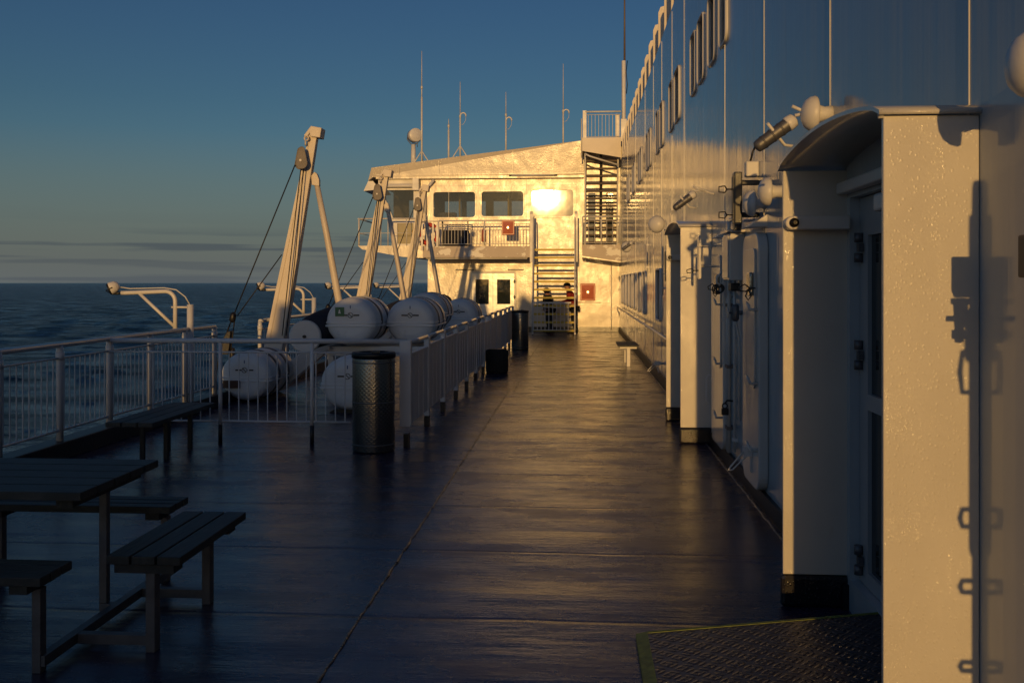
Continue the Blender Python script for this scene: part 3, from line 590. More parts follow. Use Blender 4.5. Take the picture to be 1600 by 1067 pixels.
t = thing('wall_hook', 'white U shaped handle on the steel wall by the second porch', 'handle', (1.30,9.95,.62))
m = MB(); m.tube([(.1,0,.12),(.02,0,.14),(0,0,.1),(0,0,-.12),(.02,0,-.15)], .010, 8); m.build('bar', M_WHITE, t)
# tall pipe/conduit runs and clips
for k,(y,z0,z1,lab) in enumerate(((8.6,.2,1.9,'thin vertical conduit between the cabinet and the farther raised door'),(15.9,1.5,2.7,'short vertical conduit above the small wall window'),(19.5,1.9,2.6,'vertical conduit just past the first low window'))):
    t = thing('conduit', lab, 'conduit', (1.37,y,0), group='conduits on the ship wall')
    m = MB(); m.tube([(0,0,z0),(0,0,z1),(.03,0,z1+.03)], .014, 8); m.build('pipe', M_WHITE, t)
    for zz in (z0+.1,z1-.15): m = MB(); m.b2(-.02,.028,-.03,.03,zz,zz+.03); m.build('clip', M_WHITE, t)
# near right edge: brown box and valve
t = thing('brown_instrument_box', 'brown box with a narrow glass front cut by the right edge', 'instrument box', (1.285,2.72,1.715))
m = MB(); m.b2(0,.11,-.02,.2,0,.125); m.build('box_body', M_RUBBER, t, bevel=.006); m = MB(); m.b2(.015,.035,-.026,-.0205,.02,.095); m.build('glass_slot', M_DGLASS, t)
t = thing('hose_valve', 'blue grey valve with knurled brass collar below the brown box', 'valve', (1.31,2.72,1.64))
m = MB(); m.lathe([(-.06,.022),(.02,.026),(.022,.034),(.04,.034)],(0,0,0.03),(0,0,1),14); m.tube([(-.05,0,.0),(.02,0,.0)], .010, 8); m.tube([(0,0,0),(.12,0,0)], .02, 8); m.build('valve_body', M_GALV, t)
m = MB(); m.lathe([(0,.028),(.02,.031),(.03,.025)],(-.02,0,-.055),(1,0,0),14); m.tube([(-.03,0,-.055),(.06,0,-.055)], .016, 12); m.build('collar', M_BRASS, t)

# ------------------------------------------------------------------ rails
def sea_rail(name, label, y0, y1, step, npanel_sheet=False):
    t = thing(name, label, 'railing', (-5.03,y0,.17), group='sea rail along the deck edge')
    Lh = y1-y0; n = max(1,round(Lh/step)); st = Lh/n
    m = MB(); m.tube([(0,-.0,.93),(0,Lh,.93)], .029, 12); m.build('top_rail', M_RAIL, t)
    m = MB(); m.tube([(0,0,.80),(0,Lh,.80)], .011, 8); m.tube([(0,0,.10),(0,Lh,.10)], .014, 8); m.build('middle_rail', M_RAIL, t)
    for k in range(n+1):
        m = MB(); y=k*st; m.tube([(0,y,-.01),(0,y,.86),(0,y,.93)], [.034,.034,.03], 12); m.tube([(0,y,.78),(0,y,.86)], .040, 12); m.build('post', M_RAIL, t)
    m = MB(); y = .1
    while y < Lh-.05:
        if min(y%st, st-y%st) > .05: m.tube([(0,y,.10),(0,y,.80)], .0065, 6, caps=False)
        y += .1
    m.build('balusters', M_RAIL, t)
    return t
sea_rail('deck_railing','white sea rail with thin bars along the left deck edge nearest to us', 1.07,12.95,.99)
sea_rail('deck_railing','white sea rail behind the first boat crane, beyond the gap', 14.85,33.0,1.4)

# cross fence in front of rafts
YF = 9.95
t = thing('cross_fence', 'white barred fence crossing the deck in front of the life rafts', 'fence', (-5.0,YF,0))
W_ = 3.2
m = MB(); m.tube([(0,0,1.085),(W_,0,1.085)], .027, 12); m.build('top_rail', M_RAIL, t)
m = MB(); m.tube([(0,0,.965),(W_,0,.965)], .010, 8); m.tube([(.35,0,.235),(W_-.6,0,.235)], .012, 8); m.build('middle_rail', M_RAIL, t)
for x in (1.2,2.19):
    m = MB(); m.tube([(x,0,.2),(x,0,1.085)], .022, 10); p = m.build('post', M_RAIL, t); m = MB(); m.tube([(x,0,0),(x,0,.2)], .0225, 10); m.build('post_foot', M_DARK, p)
m = MB(); x = .36
while x < W_-.08:
    if min(abs(x-1.2),abs(x-2.19))>.04: m.tube([(x,0,.235),(x,0,.965)], .007, 6, caps=False)
    x += .104
m.build('balusters', M_RAIL, t)
# side fence
YE = 26.0
t = thing('side_fence', 'long white sheeted fence separating the walkway from the life rafts', 'fence', (-1.8,YF,0))
n = 12; st = (YE-YF)/n
for k in range(n+1):
    y = k*st
    m = MB()
    if k==0: m.b2(-.07,.05,-.05,.03,.2,1.10)
    else: m.b2(-.03,.034,y-.05,y+.05,.13,1.06)
    p = m.build('post', M_PANEL, t, bevel=.006)
    m = MB(); m.b2(-.028,.028,y-.05,y+.04,0,.129); m.build('post_foot', M_DARK, p)
for k in range(n):
    m = MB(); y0=k*st+(.034 if k==0 else .048); y1=(k+1)*st-.048
    h = .93+ (0.02 if k%3 else 0)
    m.b2(.004,.012,y0,y1,.20,h)
    for q in range(1,4): yy=y0+(y1-y0)*q/4; m.b2(-.01,.018,yy-.008,yy+.008,.20,h)
    m.b2(-.01,.022,y0,y1,h,h+.02)
    m.build('sheet_panel', M_PANEL, t)
    m = MB(); m.tube([(0,y0-.0,1.065),(0,y1,1.065)], .024, 12); m.build('top_rail', M_RAIL, t)

# ------------------------------------------------------------------ litter bins and planter
def litter(loc, label):
    t = thing('litter_bin', label, 'litter bin', loc, group='round steel litter bins')
    m = MB(); m.lathe([(.0,.208),(.02,.215),(.93,.215),(.95,.21)], n=40); m.build('drum', M_BIN, t)
    m = MB(); m.lathe([(.945,.222),(.985,.224),(1.0,.215),(1.0,.15),(.985,.148)], n=40); m.build('lid', M_DARK, t)
    for zz in (.08,.5,.90): m = MB(); m.lathe([(zz-.006,.2165),(zz,.219),(zz+.006,.2165)], n=40); m.build('hoop', M_GALV, t)
    m = MB(); m.b2(.02,.10,-.2,-.16,1.0,1.018); m.build('latch', M_DARK, t)
    return t
b1 = litter((-2.08,9.62,0), 'round embossed steel litter bin standing before the near fence corner')
dup(b1, (-1.5,24.4,0), 'distant round steel litter bin at the far end of the side fence')
t = thing('octagonal_box', 'low dark octagonal ash box beside the side fence', 'box', (-1.56,18.2,0))
m = MB(); m.lathe([(0,.20),(.03,.215),(.40,.215),(.43,.20)], n=8); m.build('box_body', mat('aggregate', (.035,.03,.028), .8, var=.5, vscale=40, bumps=[((50,50,50),1,.006)]), t); m = MB(); m.lathe([(.43,.17),(.445,.16)], n=8); m.build('lid', M_DARK, t)

# ------------------------------------------------------------------ picnic table and benches
def planks(m, u0, u1, v0, v1, z0, z1, n, along):
    g = .011; w_ = (v1-v0-g*(n-1))/n
    for k in range(n):
        a = v0+k*(w_+g)
        if along=='x': m.b2(u0,u1,a,a+w_,z0,z1)
        else: m.b2(a,a+w_,u0,u1,z0,z1)
t = thing('picnic_table', 'dark slatted picnic table with four attached benches on a steel frame', 'picnic table', (-2.85,4.65,0))
m = MB(); planks(m,-.57,.57,-.40,.42,.70,.74,5,'x'); m.build('tabletop', M_WOOD, t, bevel=.004)
for a_,b_ in ((-.50,-.42),(.42,.50)): m = MB(); m.b2(a_,b_,-.34,.36,.655,.699); m.build('table_batten', M_WOOD2, t)
for y,nm in ((-.60,'f'),(.69,'r')):
    m = MB(); planks(m,-.57,.57,y-.13,y+.13,.41,.45,3,'x'); s_ = m.build('bench_seat', M_WOOD, t, bevel=.004)
    for a_,b_ in ((-.50,-.42),(.42,.50)): m = MB(); m.b2(a_,b_,y-.11,y+.11,.37,.409); m.build('seat_batten', M_WOOD2, s_)
for s in (1,-1):
    x = s*.86
    m = MB(); planks(m,-.39,.48,x-.175,x+.175,.41,.45,3,'y'); s_ = m.build('bench_seat', M_WOOD2, t, bevel=.004)
    for yy in (-.33,.36): m = MB(); m.b2(x-.14,x+.14,yy-.05,yy+.05,.37,.409); m.build('seat_batten', M_WOOD, s_)
    for yy in (-.33,.33):
        m = MB(); m.b2(x-.022+s*.02,x+.022+s*.02,yy-.03,yy+.03,.0,.369); m.build('bench_leg', M_GALV, t, bevel=.003)
        m = MB(); m.b2(s*.53,x-s*.003,yy-.022,yy+.022,.03,.075); m.build('cross_bar', M_GALV, t)
    m = MB(); m.b2(s*.485,s*.527,-.62,.72,.03,.075); m.build('floor_bar', M_GALV, t)
    m = MB(); m.b2(s*.42,s*.46,.06,.10,.076,.70); m.b2(s*.42,s*.49,.06,.10,.035,.075); m.build('table_leg', M_GALV, t, bevel=.003)
    for yy in (-.60,.69):
        m = MB(); m.b2(s*.47,s*.51,yy-.025,yy+.025,.0,.369); m.build('bench_leg', M_GALV, t, bevel=.003)
t = thing('long_bench', 'dark plank bench standing along the sea rail behind the picnic table', 'bench', (-4.02,9.05,0))
m = MB(); planks(m,-.72,.75,-.22,.22,.41,.45,3,'y'); m.build('seat', M_WOOD2, t, bevel=.004)
for yy in (-.15,.42): m = MB(); m.b2(-.16,-.12,yy-.02,yy+.02,0,.41); m.b2(.02,.06,yy+.1,yy+.14,0,.41); m.build('leg', M_DARK, t)
t = thing('walkway_bench', 'small slatted bench standing by the ship wall at mid distance', 'bench', (1.0,20.2,0))
m = MB(); planks(m,-.6,.6,-.21,.21,.40,.435,2,'y'); m.build('seat', M_WOOD2, t, bevel=.004)
for yy in (-.5,.5): m = MB(); m.b2(-.035,.035,yy-.03,yy+.03,0,.36); m.b2(-.17,.17,yy-.03,yy+.03,.36,.398); m.build('leg', M_WHITE, t)

# ------------------------------------------------------------------ life rafts
def raft(loc, label, sticker=False, rust=False):
    t = thing('life_raft_canister', label, 'life raft', loc, group='white life raft canisters on deck')
    Lr = 1.25
    prof = [(0,.20),(.008,.27),(.035,.315),(.07,.335),(.10,.345)]
    for c in (.30,.52,.74,.96): prof += [(c-.03,.345),(c-.02,.356),(c+.02,.356),(c+.03,.345)]
    prof += [(1.15,.345),(1.18,.335),(1.215,.315),(1.242,.27),(1.25,.20)]
    m = MB(); m.lathe(prof,(0,0,0),(0,1,0),40,sx=1.07,sy=1.0); m.build('shell', M_RAFT, t)
    m = MB(); m.prism(rrect(-.385,.385,-.012,Lr+.012,.1,5),'z',-.075,-.045); m.prism(rrect(-.378,.378,-.006,Lr+.006,.1,5),'z',-.03,.0); m.build('seam_flange', M_RAFT, t, bevel=.006)
    for yy in (.41,.85): m = MB(); m.lathe([(yy-.025,.362),(yy+.025,.362)],(0,0,0),(0,1,0),40,sx=1.07); m.build('strap', M_GALV, t)
    # prohibition mark
    m = MB(); m.b2(-.13,-.045,-.006,-.001,.085,.105); m.b2(.045,.13,-.006,-.001,.085,.105); m.box((0,-.008,.095),(.072,.004,.009),Matrix.Rotation(R(45),3,'Y')); m.torus((0,-.006,.095),(0,1,0),.036,.004,20,4); m.build('mark', M_BLACKP, t)
    m = MB(); m.b2(-.006,.006,-.006,.0,.19,.235); m.build('valve_tag', mat('blue_tag', (.05,.10,.25), .4), t)
    if sticker: m = MB(); m.b2(-.22,-.09,-.012,.0,.08,.21); s_ = m.build('green_sticker', M_GREEN, t); m = MB(); m.prism([(-.175,.12),(-.135,.12),(-.145,.145),(-.15,.175),(-.163,.175),(-.17,.145)],'y',-.015,-.0125); m.build('pictogram', M_WHITEP, s_)
    if rust: m = MB(); m.b2(-.30,-.06,-.035,-.013,-.16,-.05); m.build('rusty_plate', M_RUBBER, t)
    return t
raft((-2.98,12.2,.40), 'lowest raft canister, on the deck half hidden by the steel bin')
rb = raft((-3.28,13.6,1.14), 'raft canister with green sticker on top of the rack', sticker=True)
raft((-2.52,14.2,1.12), 'raft canister to the right of the one with green sticker')
raft((-4.73,13.3,.37), 'low raft canister at the left beside the sea rail, rusty plate on its end', rust=True)
raft((-2.45,19.4,1.02), 'farthest raft canister, just before the white double doors')
raft((-2.75,16.9,1.17), 'raft canister mostly hidden behind the two front ones')
def rack(loc, sx, label, h=.74):
    t = thing('raft_rack', label, 'rack', loc, group='white racks under the life rafts')
    for y in (.25,1.0):
        m = MB(); m.b2(-sx/2,sx/2,y-.05,y+.05,h-.14,h); m.build('beam', M_WHITE, t, bevel=.006)
        for x in (-sx/2+.05,sx/2-.05): m = MB(); m.b2(x-.04,x+.04,y-.045,y+.045,0,h-.14); m.build('leg', M_WHITE, t)
    for x in (-sx/2+.05,sx/2-.05): m = MB(); m.prism([(.0,h-.03),(1.3,h-.03),(1.3,h+.005),(.0,h+.005)],'x',x-.03,x+.03); m.build('chock', M_WHITE, t)
    return t
rack((-2.9,13.8,0), 1.65, 'white steel rack carrying the two front upper raft canisters', .76)
rack((-2.5,19.4,0), .9, 'white steel rack under the farthest raft canister', .66)
rack((-2.75,16.9,0), .9, 'white steel rack behind the front canisters', .80)
t = thing('deck_chock', 'low black cradle under the left raft canister', 'chock', (-4.75,13.5,0)); m = MB(); m.prism([(-.2,.0),(.3,.0),(.22,.05),(-.15,.05)],'y',0,.8); m.build('cradle', M_DARK, t)
t = thing('deck_chock', 'low black cradle under the lowest raft canister by the bin', 'chock', (-2.98,12.4,0)); m = MB(); m.prism([(-.3,.0),(.3,.0),(.22,.045),(-.22,.045)],'y',0,.8); m.build('cradle', M_DARK, t)

# ------------------------------------------------------------------ davits
def davit(loc, label):
    t = thing('boat_davit', label, 'davit crane', loc, group='raft launching davits along the deck')
    # coordinates local: x=0 at X=-4.5
    def cx(z): return -.302+.187*z
    zs = [.05,1.5,3.44,3.95]; ws = [.29,.25,.15,.12]; ds = [.22,.18,.13,.12]
    m = MB(); rings=[]
    for z,wd,dp in zip(zs,ws,ds):
        c = cx(z); rings.append([m.bm.verts.new(p) for p in ((c-wd/2,-dp/2,z),(c+wd/2,-dp/2,z),(c+wd/2,dp/2,z),(c-wd/2,dp/2,z))])
    m.skin(rings, True, False); col = m.build('column', M_DAVIT, t, bevel=.008)
    m = MB(); rings=[]
    for z,wd,dp in zip(zs,ws,ds):
        c = cx(z); rings.append([m.bm.verts.new(p) for p in ((c-wd/2+.001,-dp/2-.012,z+.03),(c-wd/2+.24*wd,-dp/2-.012,z+.03),(c-wd/2+.24*wd,-dp/2-.001,z+.03),(c-wd/2+.001,-dp/2-.001,z+.03))])
    m.skin(rings, True, False); m.build('edge_flange', M_DAVIT, t)
    m = MB(); m.prism([(.31,3.95),(.345,3.90),(.40,3.985),(.415,3.93),(.56,3.91),(.585,4.06),(.42,4.09)],'y',-.12,.12); m.build('head', M_DAVIT, t, bevel=.008)
    m = MB(); m.torus((.355,-.13,3.90),(.3,1,0),.035,.012,18,8); m.torus((.34,-.13,3.83),(1,.3,0),.035,.012,16,8); m.build('shackle', M_DAVIT, t)
    def teardrop(r1,r2,h):
        P=[(r1*math.cos(R(a)),r1*math.sin(R(a))) for a in range(180,361,15)]
        return P+[(r2*math.cos(R(a)),h+r2*math.sin(R(a))) for a in range(0,181,20)]
    def tr(P,o): return [(o[0]+p[0],o[1]+p[1]) for p in P]
    bx,bz=.29,3.51
    m = MB(); m.prism(tr(teardrop(.09,.05,.2),(bx+.025,bz)),'y',-.25,-.235); m.prism(tr(teardrop(.09,.05,.2),(bx-.02,bz)),'y',-.165,-.15); bl = m.build('sheave_block', M_BLOCK, t, bevel=.005)
    m = MB(); m.lathe([(-.232,.078),(-.20,.068),(-.167,.078)],(bx,0,bz),(0,1,0),20); m.build('sheave', M_DARK, bl); m = MB(); m.lathe([(-.268,.018),(-.14,.018)],(bx+.01,0,bz+.04),(0,1,0),10); m.build('pin', M_WHITE, bl)
    # wires
    for pts,r in (([(bx-.09,-.2,bz-.02),(-.78,-.3,1.06)],.010),([(cx(2.13)-.12,-.14,2.13),(-.66,-.3,1.20)],.009),([(bx+.0,-.2,bz-.07),(cx(2)+.05,-.2,2.0),(cx(.9)+.14,-.22,.9)],.008),([(bx+.04,-.2,bz-.07),(cx(2)+.12,-.2,2.0),(cx(.9)+.2,-.22,.9)],.008),([(-.78,-.3,1.06),(-.92,-.35,.62),(-1.0,-.3,.25)],.012),([(-.70,-.3,1.15),(-.78,-.3,.55)],.010)):
        m = MB(); m.tube(pts, r, 6); m.build('wire', M_WIRE, t)
    m = MB(); m.lathe([(-.08,.02),(-.05,.05),(.04,.05),(.08,.02)],(-.73,-.3,1.18),(.2,0,1),8); m.build('wire_clamp', M_DARK, t)
    m = MB(); m.prism([(-.92,.62),(-.78,.62),(-.76,.74),(-.74,.98),(-.80,.96),(-.90,.80)],'y',-.37,-.28); m.tube([(-.74,-.3,.52),(-.74,-.3,.66),(-.72,-.3,.72)], [.03,.05,.02], 8); m.build('hook_block', M_DARK, t, bevel=.01)
    # strut
    m = MB(); m.tube([(.475,.02,3.22),(.62,.05,2.45),(.80,.12,1.38),(.98,.2,.35)], [.042,.05,.058,.06], 14); m.build('strut', M_DAVIT, t)
    m = MB(); m.prism([(.41,3.20),(.525,3.18),(.525,3.28),(.49,3.37),(.45,3.40),(.40,3.34)],'y',-.035,.045); m.build('strut_lug', M_DAVIT, t, bevel=.006)
    # inclined base and winch drum
    m = MB(); m.prism([(-.28,.05),(-.06,.05),(.86,.82),(.86,1.0),(.72,1.0),(-.28,.2)],'y',-.12,.12); m.build('base_beam', M_WHITE, t, bevel=.01)
    m = MB(); m.b2(.78,1.1,-.15,.3,.0,.35); m.build('foot', M_WHITE, t, bevel=.01)
    m = MB(); m.lathe([(-.62,.215),(-.60,.235),(-.57,.235)],(.57,-.35,.93),(0,1,0),36); dr = m.build('winch_drum', M_WHITE, t); m = MB(); m.lathe([(-.66,.022),(-.6,.026)],(.57,-.35,.93),(0,1,0),12); m.build('drum_hub', M_DARK, dr)
    m = MB(); rings=[]
    for k in range(9):
        s_=k/8; rings.append(m.ring((.58+.42*s_,-.90+.8*s_,.95+.16*s_+.03*math.sin(s_*3.1)),(.1,1,.0),.222+.05*math.sin(s_*3.2)+random.uniform(-.01,.01),18))
    m.skin(rings); m.build('winch_cover', M_CLOTH, t)
    return t
dv = davit((-4.5,14.5,0), 'nearest and tallest cream davit crane with hanging sheave block')
dup(dv, (-4.5,20.0,0), 'middle davit crane, just left of the bridge corner')
dup(dv, (-4.5,25.0,0), 'farthest davit crane, in front of the bridge wing', scale=(1,1,1.045))

# ------------------------------------------------------------------ lights on outboard arms
def arm_light(loc, label):
    t = thing('outboard_light', label, 'deck light', loc, group='outboard lights on swivel arms at the rail')
    m = MB(); m.tube([(0,0,0),(0,0,1.42)], .042, 14); m.build('pole', M_RAIL, t)
    m = MB(); m.tube([(-.20,0,1.05),(-.20,0,1.46)]+[(-.20-.13+.13*math.cos(R(a)),0,1.46+.13*math.sin(R(a))) for a in (15,30,45,60,75,90)]+[(-.86,0,1.57),(-.92,0,1.57)], .027, 12); m.build('arm', M_WHITE, t)
    m = MB(); m.tube([(-.205,0,1.13),(-.68,0,1.565)], .021, 10); m.build('brace', M_WHITE, t)
    m = MB(); m.tube([(0,0,1.385),(-.25,0,1.385)], .014, 8); m.tube([(0,0,1.10),(-.23,0,1.10)], .014, 8); m.build('swivel_bracket', M_WHITE, t)
    m = MB(); m.tube([(-.02,.03,1.42),(-.08,.03,1.52),(-.2,.03,1.61),(-.36,.03,1.635),(-.82,.03,1.625),(-.95,.03,1.645)], .008, 6); m.build('cable', M_WHITE, t)
    m = MB(); ax = Vector((-.75,-.3,-.35)).normalized()
    m.lathe([(-.07,.02),(-.06,.05),(-.02,.075),(.03,.082),(.05,.078),(.055,.05)],(-1.02,0,1.645),ax,18); m.build('lamp_head', M_WHITE, t)
    m = MB(); m.tube([(-.92,0,1.57),(-.98,0,1.56),(-1.06,0,1.565)], .018, 8); m.tube([(-1.0,-.09,1.64),(-1.08,-.09,1.60),(-1.04,.0,1.55),(-1.0,.09,1.58)], .008, 6); m.lathe([(.05,.074),(.075,.07),(.077,.02)],(-1.02,0,1.645),ax,16); m.build('lamp_bezel', M_DARK, t)
    return t
al = arm_light((-5.02,12.1,0), 'nearest outboard light, its arm over the water at left')
for y,lab in ((17.9,'second outboard light, seen past the nearest davit'),(22.8,'third outboard light, left of the middle davit'),(28.3,'farthest outboard light, between the two far davits')): dup(al,(-5.02,y,0),lab)

# ------------------------------------------------------------------ bridge
def roofz(x): return 5.73+(x+7.37)*(6.63-5.73)/(.16+7.37)
br = thing('bridge_house', 'sunlit golden white bridge building across the end of the deck', 'ship bridge', (-2,YB,0))
BO = (-2,YB,0)
def bb(m, name, mt, par=br, **k): return local(m,BO).build(name, mt, par, **k)
wins = [(-5.15,-3.65,4.0,4.91),(-3.44,-1.95,4.03,4.92),(-1.70,-.20,4.02,4.96),(.30,.58,3.05,4.85),(.92,1.2,3.05,4.85)]
lowdoor = (-3.82,-2.25,.12,2.06)
# lower wall
m = MB(); m.holes('y', YB, .12, -5.35, XW, 0, 2.62, [lowdoor]); m.b2(-5.35,-5.23,YB+.12,YB+6,0,2.62); bb(m,'lower_wall',M_BRIDGE)
m = MB(); m.holes('y', YB, .12, -5.6, XW, 2.94, 5.45, wins); bb(m,'upper_wall',M_BRIDGE)
m = MB(); m.b2(.16,XW,YB+.0,YB+.12,5.452,6.50); m.b2(.161,XW,YB+.12,YB+5,6.4,6.5); bb(m,'stair_back_wall',M_BRIDGE)
m = MB(); m.b2(-5.6,XW,YB,YB+5,2.62,2.94); bb(m,'floor_slab',M_BRIDGE)
# room behind the windows, open to the sea on its far side through its own windows
m = MB(); m.holes('y', YB+3.2, .1, -7.2, 1.3, 2.95, 5.4, [(-6.6,-5.6,4.1,4.9),(-5.2,-4.55,4.1,4.85),(-4.35,-3.6,4.1,4.85),(-3.3,-2.75,4.1,4.85),(-2.6,-1.9,4.1,4.85),(-1.6,-.9,4.1,4.85)]); m.b2(-7.2,1.3,YB+.13,YB+3.2,5.36,5.4); bb(m,'room_lining',mat('room_lining_paint',(.10,.09,.08),.8))
m = MB(); m.b2(-4.42,-4.36,YB+1.4,YB+1.5,2.95,5.35); m.b2(-2.62,-2.56,YB+1.4,YB+1.5,2.95,5.35); bb(m,'room_pillar',M_YEL)
m = MB(); m.b2(-5.1,-4.5,YB+.9,YB+1.5,2.95,4.25); m.b2(-3.3,-2.1,YB+1.2,YB+1.9,2.95,4.1); bb(m,'console',M_DARK)
for i,(a,b,c,d) in enumerate(wins):
    m = MB(); frame(m,'y',YB-.05,YB+.02,a+.01,b-.01,c+.01,d-.01,.045,.10 if i<3 else .04); f = bb(m,'window_frame',M_BRIDGE)
    m = MB()
    if i in (2,3,4):
        h=(d-c)/2+.01; ti = R(-.1); rz = R(.1)
        m.box((0,0,0),(b-a-.01,.01,2*h)); o = m.build('window_pane', M_SUNG, f); o.location = ((a+b)/2+2, .035, (c+d)/2); o.rotation_euler = (-ti, 0, rz)
    else:
        m.box((0,0,0),(b-a+.0,.01,d-c)); o = m.build('window_pane', M_SEEG, f); o.location = ((a+b)/2+2, .05, (c+d)/2); o.rotation_euler = (R(.8 if i else -.6),0,0)
for x in (-4.6,-3.55,-1.85,-.1):
    m = MB(); m.b2(x-.006,x+.006,YB-.004,YB+.001,2.95,5.35); bb(m,'plate_seam',M_WHITE)
for x in (-4.5,-1.9,.02):
    m = MB(); m.b2(x-.006,x+.006,YB-.004,YB+.001,.17,2.6); bb(m,'plate_seam',M_WHITE)
m = MB(); m.b2(-5.3,1.39,YB-.0045,YB+.001,2.30,2.312); bb(m,'plate_seam',M_WHITE)
m = MB(); m.b2(-5.3,-.1,YB-.0045,YB+.001,5.12,5.132); bb(m,'plate_seam',M_WHITE)
for x in (-6.3,-4.9,-2.3,-.9):
    m = MB(); m.prism([(x-.006,5.52),(x+.006,5.52),(x+.006,roofz(x)-.05),(x-.006,roofz(x)-.05)],'y',YB-.409,YB-.398); bb(m,'fascia_seam',M_BRIDGE)
# double door
m = MB(); a,b,c,d = lowdoor
frame(m,'y',YB-.03,YB+.02,a+.02,b-.02,c+.02,d-.02,.07,.01); f = bb(m,'door_frame',M_WHITE)
for x0,x1 in ((a+.03,(a+b)/2-.005),((a+b)/2+.005,b-.03)):
    m = MB(); m.holes('y',YB+.02,.04,x0,x1,c+.02,d-.03,[(x0+.14,x1-.14,.95,1.82)]); dd = bb(m,'door_leaf',mat('door_white',(.88,.87,.82),.22,spec=1.0,bumps=[((3,3,3),.5,.01)]))
    m = MB(); m.b2(x0+.13,x1-.13,YB+.035,YB+.045,.94,1.83); bb(m,'door_glass',M_DGLASS,dd)
for zz in (1.75,1.2,.5): m = MB(); m.tube([(b-.02,YB-.05,zz-.06),(b-.02,YB-.05,zz+.06)], .025, 8); m.b2(b-.06,b+.04,YB-.04,YB-.02,zz-.02,zz+.02); bb(m,'hinge',M_GALV)
m = MB(); m.b2(-4.35,-3.7,YB-.10,YB-.005,2.14,2.18); m.b2(-2.5,-1.95,YB-.10,YB-.005,2.14,2.18); bb(m,'door_track',M_GALV)
# roof with sloping fascia, leaning a little outwards
m = MB()
P0 = [(-7.42,5.30),(-7.25,5.42),(.16,5.48),(.16,roofz(.16)),(-7.28,roofz(-7.28))]
F = [m.bm.verts.new((x,YB-.30-(.10 if z>5.5 else 0)*1,z)) for x,z in P0]; Bk = [m.bm.verts.new((x,YB+5,z)) for x,z in P0]
for i in range(5): m._f([F[i],F[(i+1)%5],Bk[(i+1)%5],Bk[i]])
m._f(F[::-1]); m._f(Bk); bb(m,'roof',M_BRIDGE)
m = MB(); m.b2(-7.2,.16,YB-.32,YB-.298,5.485,5.51); m.b2(-3.60,-3.585,YB-.32,YB-.302,5.50,6.1); bb(m,'fascia_seam',M_BRIDGE)
m = MB(); m.prism([(-7.45,5.3),(-7.28,5.3),(-7.05,5.0),(-7.62,4.95)],'y',YB-.15,YB+2); bb(m,'roof_wing_cheek',M_WHITE)
m = MB(); m.b2(-7.15,.16,YB-.28,YB+.0,5.36,5.45); bb(m,'soffit',M_BRIDGE)
# wing cabin at the left
m = MB(); a=[(-7.15,5.1),(-5.60,5.1),(-5.60,2.95),(-6.85,2.95),(-6.7,3.7)]
m.b2(-7.1,-5.62,YB-.10,YB+.0,4.98,5.36); m.b2(-5.84,-5.62,YB-.10,YB,2.95,4.98); m.prism([(-7.1,4.98),(-6.98,4.98),(-6.55,3.95),(-6.62,3.95)],'y',YB-.10,YB); m.b2(-6.62,-5.84,YB-.10,YB,3.80,3.95); m.b2(-6.62,-6.42,YB-.10,YB,2.95,3.80); m.b2(-6.42,-5.84,YB-.10,YB,2.95,3.08)
bb(m,'wing_cabin_front',M_WHITE)
m = MB(); m.prism([(-6.98,4.98),(-5.84,4.98),(-5.84,3.95),(-6.55,3.95)],'y',YB-.03,YB-.02); bb(m,'wing_window',M_SEEG)
m = MB(); m.b2(-6.42,-5.84,YB-.03,YB-.02,3.08,3.8); bb(m,'wing_window',glassmat('amber_glass',.1,(.30,.24,.10)))
m = MB(); m.tube([(-6.9,YB-.2,5.12),(-5.75,YB-.2,5.12)], .07, 12); m.b2(-5.85,-5.62,YB-.32,YB-.11,4.95,5.36); bb(m,'blind_box',M_WHITE, bevel=.01)
# wing and balcony platforms
m = MB(); m.prism([(-7.65,2.98),(-5.36,2.98),(-5.36,2.55),(-6.1,2.60),(-7.5,2.86)],'y',YB-.9,YB+3.5); bb(m,'wing_platform',M_BRIDGE)
YP = 32.3
m = MB(); m.b2(-5.3,-1.60,YP,YP+.02,2.56,2.94); m.b2(-5.3,-1.60,YP+.02,YB,2.88,2.93); m.b2(-5.3,-5.28,YP+.02,YB,2.56,2.88); bb(m,'balcony',M_PEEL)
m = MB(); m.tube([(-5.15,YP+.12,2.53),(-1.75,YP+.12,2.53)], .035, 8); m.tube([(-5.15,YP+.12,2.53),(-5.3,YP+.3,2.6)], .03, 8); bb(m,'drain_pipe',M_WHITE)
m = MB(); m.prism([(.10,2.98),(1.39,2.98),(1.39,2.42),(.10,2.60)],'y',YP,YP+.02); m.b2(.1,1.39,YP+.02,YB,2.92,2.96); bb(m,'stair_landing',M_PEEL)
m = MB(); m.prism([(.10,2.60),(1.39,2.42),(1.39,2.38),(.10,2.56)],'y',YP,YB-.002); bb(m,'landing_soffit',M_BRIDGE)
def bars(x0,x1,y,z0,z1,name,st=.11,mid=True):
    m = MB(); m.tube([(x0,y,z1),(x1,y,z1)], .026, 8); m.tube([(x0,y,z0+.06),(x1,y,z0+.06)], .012, 6); m.tube([(x0,y,z1-.12),(x1,y,z1-.12)], .012, 6)
    x = x0+st
    while x < x1-.02: m.tube([(x,y,z0+.06),(x,y,z1-.12)], .009, 6, caps=False); x += st
    for x in (x0,(x0+x1)/2,x1): m.tube([(x,y,z0),(x,y,z1)], .024, 8)
    return bb(m,name,M_WHITE)
bars(-4.75,-1.62,YP-.03,2.95,3.80,'balcony_railing')
bars(.12,1.36,YP-.03,2.98,3.92,'landing_railing',.2)
m = MB()
for x in (-5.3,-5.12,-4.94,-4.80): m.b2(x-.03,x+.03,YP-.06-.1*(x<-5.0),YP-.04-.1*(x<-5.0),2.90-(x<-5)*.1,3.72)
